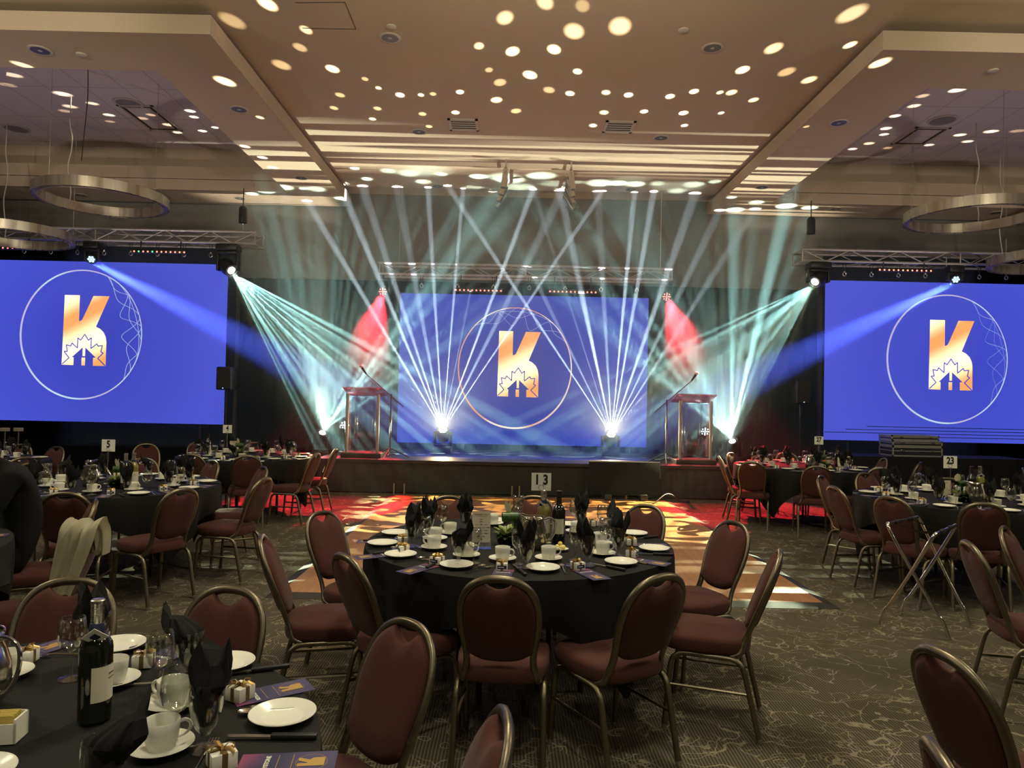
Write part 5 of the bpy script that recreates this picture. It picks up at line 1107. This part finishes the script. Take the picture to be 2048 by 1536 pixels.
PALE.put((.215, 4.12, ZT_), .1, 'wine bottle with pale wine and gold cap beside sign 13', 'wine bottles'); DARK.put((.30, 4.10, ZT_), -.9, 'dark wine bottle right of the pale one, on the central table', 'wine bottles')
p = atZ(250, 978, ZT_); RED.put((p.x, p.y, ZT_), .3, 'dark tagged wine bottle on the left middle table', 'wine bottles'); p = atZ(266, 976, ZT_); PALE.put((p.x, p.y, ZT_), .3, 'pale tagged wine bottle on the left middle table', 'wine bottles')
p = atZ(415, 912, ZT_); DARK.put((p.x, p.y, ZT_), .4, 'dark wine bottle on the left rear table', 'wine bottles'); p = atZ(1675, 935, ZT_); DARK.put((p.x, p.y, ZT_), .4, 'dark wine bottle on the right rear table', 'wine bottles')
p = atZ(1943, 998, ZT_); DARK.put((p.x, p.y, ZT_), .4, 'green wine bottle behind the pitcher on the right middle table, left one', 'wine bottles'); p = atZ(1960, 998, ZT_); PALE.put((p.x, p.y, ZT_), .4, 'pale wine bottle behind the pitcher on the right middle table, right one', 'wine bottles')
def b_pitcher(t):
    pf = [(.046, 0), (.050, .004), (.062, .03), (.068, .065), (.066, .10), (.056, .135), (.050, .155), (.054, .172)]; R = []; N = 36
    for r, z in pf:
        row = []
        for i in range(N):
            a = 2*PI*i/N; sp_ = max(0, math.cos(a-PI))**8*(max(0, z-.12)/.05)*.035; row.append(Vector(((r+sp_)*math.cos(a), (r+sp_)*math.sin(a), z+sp_*.5)))
        R.append(row)
    m = MB().loft(R, True, True, False); b = m.make('body', pitcher_steel, t, 60); mod = b.modifiers.new('thickness', 'SOLIDIFY'); mod.thickness = .0015
    MB().tube(smooth_path([Vector((.050, 0, .160)), Vector((.085, 0, .170)), Vector((.112, 0, .150)), Vector((.112, 0, .10)), Vector((.090, 0, .055)), Vector((.064, 0, .04))], 4), .0045, 8, ry=.009).make('handle', chrome, t, 60)
    MB().tube([((.053+max(0, math.cos(a-PI))**8*.035)*math.cos(a), (.053+max(0, math.cos(a-PI))**8*.035)*math.sin(a), .172+max(0, math.cos(a-PI))**8*.018) for a in [i*2*PI/36 for i in range(36)]], .0028, 6, True).make('rim', chrome, t)
PIT = proto('water_pitcher', 'pitcher', b_pitcher)
PIT.put((.155, 3.93, ZT_), -.1, 'steel water pitcher on the central table', 'steel pitchers'); p = atZ(180, 972, ZT_); PIT.put((p.x, p.y, ZT_), 2.4, 'steel water pitcher on the left middle table', 'steel pitchers')
p = atZ(1948, 1005, ZT_); PIT.put((p.x, p.y, ZT_), .1, 'steel water pitcher on the right middle table', 'steel pitchers'); p = atZ(1620, 937, ZT_); PIT.put((p.x, p.y, ZT_), 1.9, 'steel water pitcher on the right rear table', 'steel pitchers')
PIT.put((*W(-60, 1420), ZT_), -.2, 'steel water pitcher at the left edge of the nearest table, handle in view', 'steel pitchers', scale=(1.25, 1.25, 1.12))
def leaf(mb, base, tip, w, droop=0.0, n=8):
    b, t_ = Vector(base), Vector(tip); ax = (t_-b); sd = ax.cross(Vector((0, 0, 1))); sd = sd.normalized() if sd.length > 1e-4 else Vector((1, 0, 0))
    nm = sd.cross(ax).normalized()
    def f(u, v):
        s = v; q = b+ax*s-Vector((0, 0, droop))*s*s; wd = w*math.sin(PI*min(1, s*.96+.03))**.8; return q+sd*wd*(u-.5)*2+nm*(abs(u-.5)*wd*.5)
    return mb.grid(f, 5, n)
def b_flower(t):
    MB().lathe([(.035, 0), (.05, .004), (.062, .05), (.066, .058), (.060, .058), (.05, .02), (.001, .02)], seg=28).make('dish', blackgloss, t, 50)
    rnd = random.Random(5); m = MB()
    for k in range(46):
        a = rnd.uniform(0, 6.28); r = rnd.uniform(.0, .055); z = rnd.uniform(.05, .075)
        leaf(m, (r*math.cos(a)*.5, r*math.sin(a)*.5, z), ((r+.035)*math.cos(a), (r+.035)*math.sin(a), z+rnd.uniform(.0, .035)), .012)
    m.make('succulents', leafpale, t, 60)
    m = MB()
    for k in range(14):
        a = rnd.uniform(0, 6.28); leaf(m, (.04*math.cos(a), .04*math.sin(a), .05), (.095*math.cos(a), .095*math.sin(a), .055+rnd.uniform(-.01, .03)), .014, .01)
    m.make('side_leaves', leafgreen, t, 60)
    m = MB()                                                     # broad leaf rolled into a tube
    M_ = Matrix.Translation((.02, 0, .155)) @ Matrix.Rotation(math.radians(8), 4, 'Z') @ Matrix.Rotation(PI/2, 4, 'Y')
    m.lathe([(.026, -.05), (.028, .0), (.026, .05), (.022, .05), (.024, 0), (.022, -.05)], seg=22, M=M_, close=True)
    def g(u, v): return Vector((.045+.03*(u-.5)+.012*v, .01, .05+.10*v))
    m.grid(g, 4, 5); m.make('rolled_leaf', leafgreen, t, 60)
    MB().tube(smooth_path([Vector((-.0, .01, .05)), Vector((-.005, .01, .13)), Vector((.01, .015, .20))], 3), .002, 6).make('stem', leafgreen, t)
    m = MB(); leaf(m, (.005, .015, .165), (-.01, .0, .245), .026); m.make('flower_petal', petal, t, 60)
    MB().cyl((.008, .008, .19), (.014, .0, .24), .003, .002, 8).make('flower_spike', butter, t)
    m = MB(); leaf(m, (.02, .02, .17), (.05, .015, .235), .020); leaf(m, (.03, .02, .17), (.095, .02, .195), .020, .01); leaf(m, (.03, .02, .16), (.08, .03, .16), .016); m.make('dark_leaves', leafblack, t, 60)
FL = proto('flower_arrangement', 'flowers', b_flower)
FL.put((.005, 4.02, ZT_), 0, 'flower centrepiece with rolled leaf and cream bloom on the central table', 'table centrepieces'); p = atZ(232, 975, ZT_); FL.put((p.x, p.y, ZT_), .4, 'flower centrepiece on the left middle table', 'table centrepieces')
p = atZ(475, 914, ZT_); FL.put((p.x, p.y, ZT_), .2, 'flower centrepiece on the left rear table', 'table centrepieces'); p = atZ(1917, 1003, ZT_); FL.put((p.x, p.y, ZT_), .3, 'flower centrepiece on the right middle table', 'table centrepieces'); p = atZ(1650, 937, ZT_); FL.put((p.x, p.y, ZT_), 2.0, 'flower centrepiece on the right rear table', 'table centrepieces')
def menu(x, y, rz, lab, w=.10, h=.20):
    t = thing('sponsor_sign', lab, 'sign', (x, y, ZT_), rz, 'acrylic sign stands'); M_ = Matrix.Rotation(math.radians(-7), 4, 'X')
    MB().box((-w/2-.004, -.045, 0), (w/2+.004, .02, .003)).make('base', acrylic, t); b = MB().box((-w/2-.004, 0, .003), (w/2+.004, .002, h), 0, M_).make('holder', acrylic, t)
    s = MB().box((-w/2, -.0012, .030), (w/2, -.0002, h-.002), 0, M_).make('printed_sheet', cream_sheet, t)
    text_obj('heading', 'THANK YOU', .0135, darkrib, M_ @ Matrix.Translation((0, -.0016, h-.020)) @ Matrix.Rotation(PI/2, 4, 'X'), s, .0002, .0002)
    text_obj('subheading', 'TO OUR SPONSORS', .0065, darkrib, M_ @ Matrix.Translation((0, -.0016, h-.030)) @ Matrix.Rotation(PI/2, 4, 'X'), s, .0002)
    rnd = random.Random(3); m = MB()
    for r_, z in enumerate((h-.045, h-.058, h-.074, h-.090, h-.106, h-.122, h-.138, h-.154)):
        n = (1, 1, 3, 4, 3, 3, 2, 1)[r_]
        for k in range(n):
            cx_ = (k-(n-1)/2)*.026; ww = rnd.uniform(.006, .011); m.box((cx_-ww, -.0022, z-.002), (cx_+ww, -.0014, z+rnd.uniform(.0, .003)), 0, M_)
    m.make('sponsor_marks', mat('grey_print', (.14, .12, .10), .6), s)
x, y = W(962, 1096); menu(x, y, .12, 'cream sponsor sheet in an acrylic stand on the central table')
x, y = W(1905, 1003); menu(x+.03, y+.15, 0, 'sponsor sheet in a stand behind the flowers of the right middle table', .12, .17); x, y = W(458, 912); menu(x, y+.15, 0, 'sponsor sheet in a stand behind sign 4', .12, .19)
def b_butter(t):
    MB().lathe([(.001, .004), (.03, .004), (.045, .012), (.047, .012), (.034, 0), (.001, 0)], seg=24).make('dish', china, t, 50)
    for a in range(5):
        MB().sphere((.017*math.cos(a*1.26), .017*math.sin(a*1.26), .018), .014, 12).make('butter_ball', butter, t)
    MB().sphere((0, 0, .036), .014, 12).make('butter_ball', butter, t)
BU = proto('butter_dish', 'butter dish', b_butter)
for (px, py), n_2 in (((1120, 1101), 'the central table'), ((227, 975), 'the left middle table'), ((436, 916), 'the left rear table'), ((1660, 938), 'the right rear table')): BU.put((*W(px, py), ZT_), 0, 'small dish of yellow butter balls on '+n_2, 'butter dishes')
t = thing('sweetener_caddy', 'white ceramic packet holder at the left edge of the nearest table', 'packet holder', (*W(6, 1478), ZT_), .15)
MB().box((-.04, -.03, 0), (.04, .03, .004), .002).box((-.04, -.03, 0), (-.035, .03, .055)).box((.035, -.03, 0), (.04, .03, .055)).box((-.04, -.03, 0), (.04, -.026, .045)).box((-.04, .026, 0), (.04, .03, .055)).make('holder', china, t)
for k in range(6): MB().box((-.030, -.022+k*.007, .006), (.030, -.019+k*.007, .062)).make('packet', mat('yellow_packet', (.62, .48, .12), .6) if k == 0 else MATS['yellow_packet'], t)
t = thing('candle_holder', 'small glass candle holder beside the pitcher on the central table', 'candle holder', (.235, 3.99, ZT_)); MB().lathe([(.001, 0), (.022, 0), (.026, .05), (.025, .05), (.020, .004), (.001, .004)], seg=20).make('cup', glass, t); MB().lathe([(.001, .004), (.018, .004), (.018, .022), (.001, .023)], seg=16).make('candle', petal, t)

# ------------------------------------------------------------------ folding tray stands, garment, man
def tray_stand(fa, fb, ta, tb_, lab, strap=True):
    """fa, fb: the two pairs of feet on the floor; ta, tb_: the two pairs of top corners"""
    base = (fa[0]+fa[1]+fb[0]+fb[1])/4; base.z = 0; t = thing('folding_tray_stand', lab, 'tray stand', base, 0, 'folding tray stands'); R_ = lambda v: Vector(v)-base
    for f, tp in ((fa, tb_), (fb, ta)):
        pts = []
        a0, a1, b0, b1 = R_(f[0]), R_(tp[0]), R_(f[1]), R_(tp[1])
        e = (b1-a1).normalized()*.05
        k0, k1 = a0.lerp(a1, .12)-Vector((0, 0, .03))*0, b0.lerp(b1, .12)
        pts = [a0, a0.lerp(a1, .10)+Vector((0, 0, .04)), a0.lerp(a1, .2)+Vector((0, 0, .02)), a0.lerp(a1, .6), a0.lerp(a1, .93), a1+e*.5, a1+e*1.6, b1-e*1.6, b1-e*.5, b0.lerp(b1, .93), b0.lerp(b1, .6), b0.lerp(b1, .2)+Vector((0, 0, .02)), b0.lerp(b1, .10)+Vector((0, 0, .04)), b0]
        fr = MB().tube(smooth_path(pts, 4), .0125, 10).make('tube_frame', chrome, t, 60)
        mid0, mid1 = a1+e*1.4, b1-e*1.4
        MB().cyl(mid0.lerp(mid1, .15), mid0.lerp(mid1, .35), .0165, seg=10).cyl(mid0.lerp(mid1, .65), mid0.lerp(mid1, .85), .0165, seg=10).make('grip_sleeve', blackplastic, fr)
    for u in (.25, .75):
        p, q = R_(ta[0]).lerp(R_(ta[1]), u), R_(tb_[0]).lerp(R_(tb_[1]), u); m_ = (p+q)/2-Vector((0, 0, .03))
        MB().tube(smooth_path([p, m_, q], 6), .0015, 4, ry=.012).make('strap', blackplastic, t)
F_ = lambda px, py, z=.012: atZ(px, py, z)
fa = (F_(1760, 1246), F_(1801, 1228)); fb = (F_(1898, 1277), F_(1939, 1251))
ta = (F_(1773, 1048, .74), F_(1838, 1034, .74)); tb_ = (F_(1868, 1070, .74), F_(1913, 1050, .74))
tray_stand(fa, fb, ta, tb_, 'folding chrome tray stand standing open before the right middle table')
def back_tray(px, y, lab, rz):
    x = atY(px, 900, y).x; c_, s_ = math.cos(rz), math.sin(rz); Q = lambda u, v, z: Vector((x+u*c_-v*s_, y+u*s_+v*c_, z))
    tray_stand((Q(-.25, -.2, .012), Q(-.25, .2, .012)), (Q(.25, -.2, .012), Q(.25, .2, .012)), (Q(-.27, -.22, .80), Q(-.27, .22, .80)), (Q(.27, -.22, .80), Q(.27, .22, .80)), lab)
back_tray(240, 7.95, 'folding chrome tray stand behind the left middle table', .2); back_tray(1900, 8.1, 'folding chrome tray stand behind the right middle table', -.3)
# cream garment over the chair beside the seated man
def garment(path, widths, y0):
    P = smooth_path([atY(px, py, y0+dy) for px, py, dy in path], 5); n = len(P)
    def f(u, v):
        i = v*(n-1); k = min(int(i), n-2); p = P[k].lerp(P[k+1], i-k); w_ = widths[0]+(widths[1]-widths[0])*math.sin(PI*min(1, v*1.1))
        a = (u-.5)*2; fo = math.sin(u*17+v*2.2)*.55+math.sin(u*31-v*3)*.3
        return p+Vector((a*w_/2, -.018*fo-.03*(1-a*a)+.012*a, .012*math.sin(u*13+v*4)-.02*a*a*(1 if v < .25 else 0)))
    m = MB().grid(f, 48, 44); bmesh.ops.solidify(m.bm, geom=list(m.bm.faces), thickness=.004); return m
g1 = garment([(196, 1100, .10), (192, 1056, .09), (176, 1038, .02), (158, 1056, -.07), (150, 1085, -.09), (137, 1128, -.10), (124, 1170, -.11), (117, 1193, -.11)], (.10, .16), 3.62)
ob_ = g1.make('draped_garment', sheer_m, None, 70); tag(ob_, 'cream garment hanging over the back of a maroon chair near the seated person', 'garment')
garment([(190, 1100, .12), (180, 1066, .06), (168, 1062, .0), (160, 1085, -.04), (150, 1130, -.05)], (.05, .09), 3.60).make('sleeve', sheer_m, ob_, 70)
# seated man in black, mostly beyond the left edge
def person(x, y, rz):
    t = thing('person', 'person in a black long-sleeved top seated at the left edge, bending forward', 'person', (x, y, 0), rz)
    def skin(name, V_, E_, m, parent, sub=2):
        me = bpy.data.meshes.new(name); me.from_pydata([v[0] for v in V_], E_, []); o = bpy.data.objects.new(name, me); COL.objects.link(o); o.parent = parent
        sk_ = o.modifiers.new('skin', 'SKIN'); sk_.use_smooth_shade = True
        for i, v in enumerate(V_): me.skin_vertices[0].data[i].radius = (v[1], v[2] if len(v) > 2 else v[1])
        me.skin_vertices[0].data[0].use_root = True
        sb = o.modifiers.new('smooth', 'SUBSURF'); sb.levels = sb.render_levels = sub; me.materials.append(m); return o
    # local frame: +Y is where the man faces, seat at .46
    V_ = [((0, 0, .56), .15, .13), ((0, .03, .72), .145, .115), ((0, .07, .90), .165, .12), ((0, .14, 1.02), .15, .11), ((0, .20, 1.10), .062), ((0, .27, 1.17), .055),
          ((.19, .11, 1.04), .068), ((.24, .20, .82), .050), ((.17, .40, .80), .038), ((.12, .46, .79), .028),
          ((-.19, .11, 1.04), .068), ((-.24, .20, .82), .050), ((-.17, .40, .80), .038), ((-.12, .46, .79), .028),
          ((.10, .08, .54), .10), ((.12, .42, .54), .075), ((.13, .44, .28), .055), ((.13, .42, .08), .040), ((.14, .54, .045), .035),
          ((-.10, .08, .54), .10), ((-.12, .42, .54), .075), ((-.13, .44, .28), .055), ((-.13, .42, .08), .040), ((-.14, .54, .045), .035)]
    E_ = [(0, 1), (1, 2), (2, 3), (3, 4), (4, 5), (3, 6), (6, 7), (7, 8), (8, 9), (3, 10), (10, 11), (11, 12), (12, 13), (0, 14), (14, 15), (15, 16), (16, 17), (17, 18), (0, 19), (19, 20), (20, 21), (21, 22), (22, 23)]
    skin('body', V_, E_, shirt_m, t)
    hd = MB(); 
    def hf(u, v):
        a = 2*PI*u; b = PI*v; r = Vector((.075*math.sin(b)*math.cos(a), .095*math.sin(b)*math.sin(a), .115*math.cos(b)))
        if r.y > 0: r.y += .018*math.exp(-((r.x/.014)**2))*math.exp(-(((r.z+.01)/.03)**2)) - .006*(math.exp(-(((r.x-.03)/.016)**2))+math.exp(-(((r.x+.03)/.016)**2)))*math.exp(-(((r.z-.015)/.014)**2))
        if r.z < 0: r.x *= 1+.9*r.z; 
        return Vector((0, .335, 1.25))+Matrix.Rotation(-.6, 3, 'X') @ r
    hd.grid(hf, 36, 24, True); h_ = hd.make('head', skin_m, t, 80)
    for s in (-1, 1): MB().sphere((s*.078, .325, 1.24), .022, 10, (.4, .8, 1.2)).make('ear', skin_m, h_)
    hr = MB(); 
    def hrf(u, v):
        a = 2*PI*u; b = PI*v*.58; r = Vector((.083*math.sin(b)*math.cos(a), .104*math.sin(b)*math.sin(a)-.008, .122*math.cos(b)+.004))
        return Vector((0, .332, 1.252))+Matrix.Rotation(-.4, 3, 'X') @ r
    hr.grid(hrf, 32, 12, True); hr.make('hair', hair_m, h_, 80)
    for s in (-1, 1):
        bx_ = Vector((s*.10, .50, .79)); fv = [(tuple(bx_-Vector((0, .03, 0))), .022, .014), (tuple(bx_+Vector((0, .04, 0))), .034, .012)]; fe = [(0, 1)]
        for k, (dx, L_) in enumerate(((-.03, .065), (-.010, .075), (.010, .070), (.028, .055))):
            i = len(fv); fv += [(tuple(bx_+Vector((dx, .055, 0))), .009), (tuple(bx_+Vector((dx*1.15, .055+L_*.55, -.006))), .0085), (tuple(bx_+Vector((dx*1.15, .055+L_, -.018))), .007)]; fe += [(1, i), (i, i+1), (i+1, i+2)]
        i = len(fv); fv += [(tuple(bx_+Vector((-s*.035, .0, -.002))), .011), (tuple(bx_+Vector((-s*.058, .035, -.006))), .009)]; fe += [(0, i), (i, i+1)]
        skin('hand', fv, fe, skin_m, t, 1)
mx_, my_ = -2.98, 4.50
rzm = math.atan2(-.50, -.86)-PI/2; person(mx_, my_, rzm); CH.put((mx_-math.sin(rzm)*(-.02), my_+math.cos(rzm)*(-.02), 0), rzm, 'maroon banquet chair under the seated person in black', 'chairs around the banquet tables')
CH.put((-2.62, 3.0, 0), math.atan2(.6, -.68)-PI/2, 'empty maroon chair in front of the seated person', 'chairs around the banquet tables')
CH.put((-2.55, 2.55, 0), math.atan2(.9, -.6)-PI/2, 'empty maroon banquet chair at the left edge, nearest of the two by the garment', 'chairs around the banquet tables')
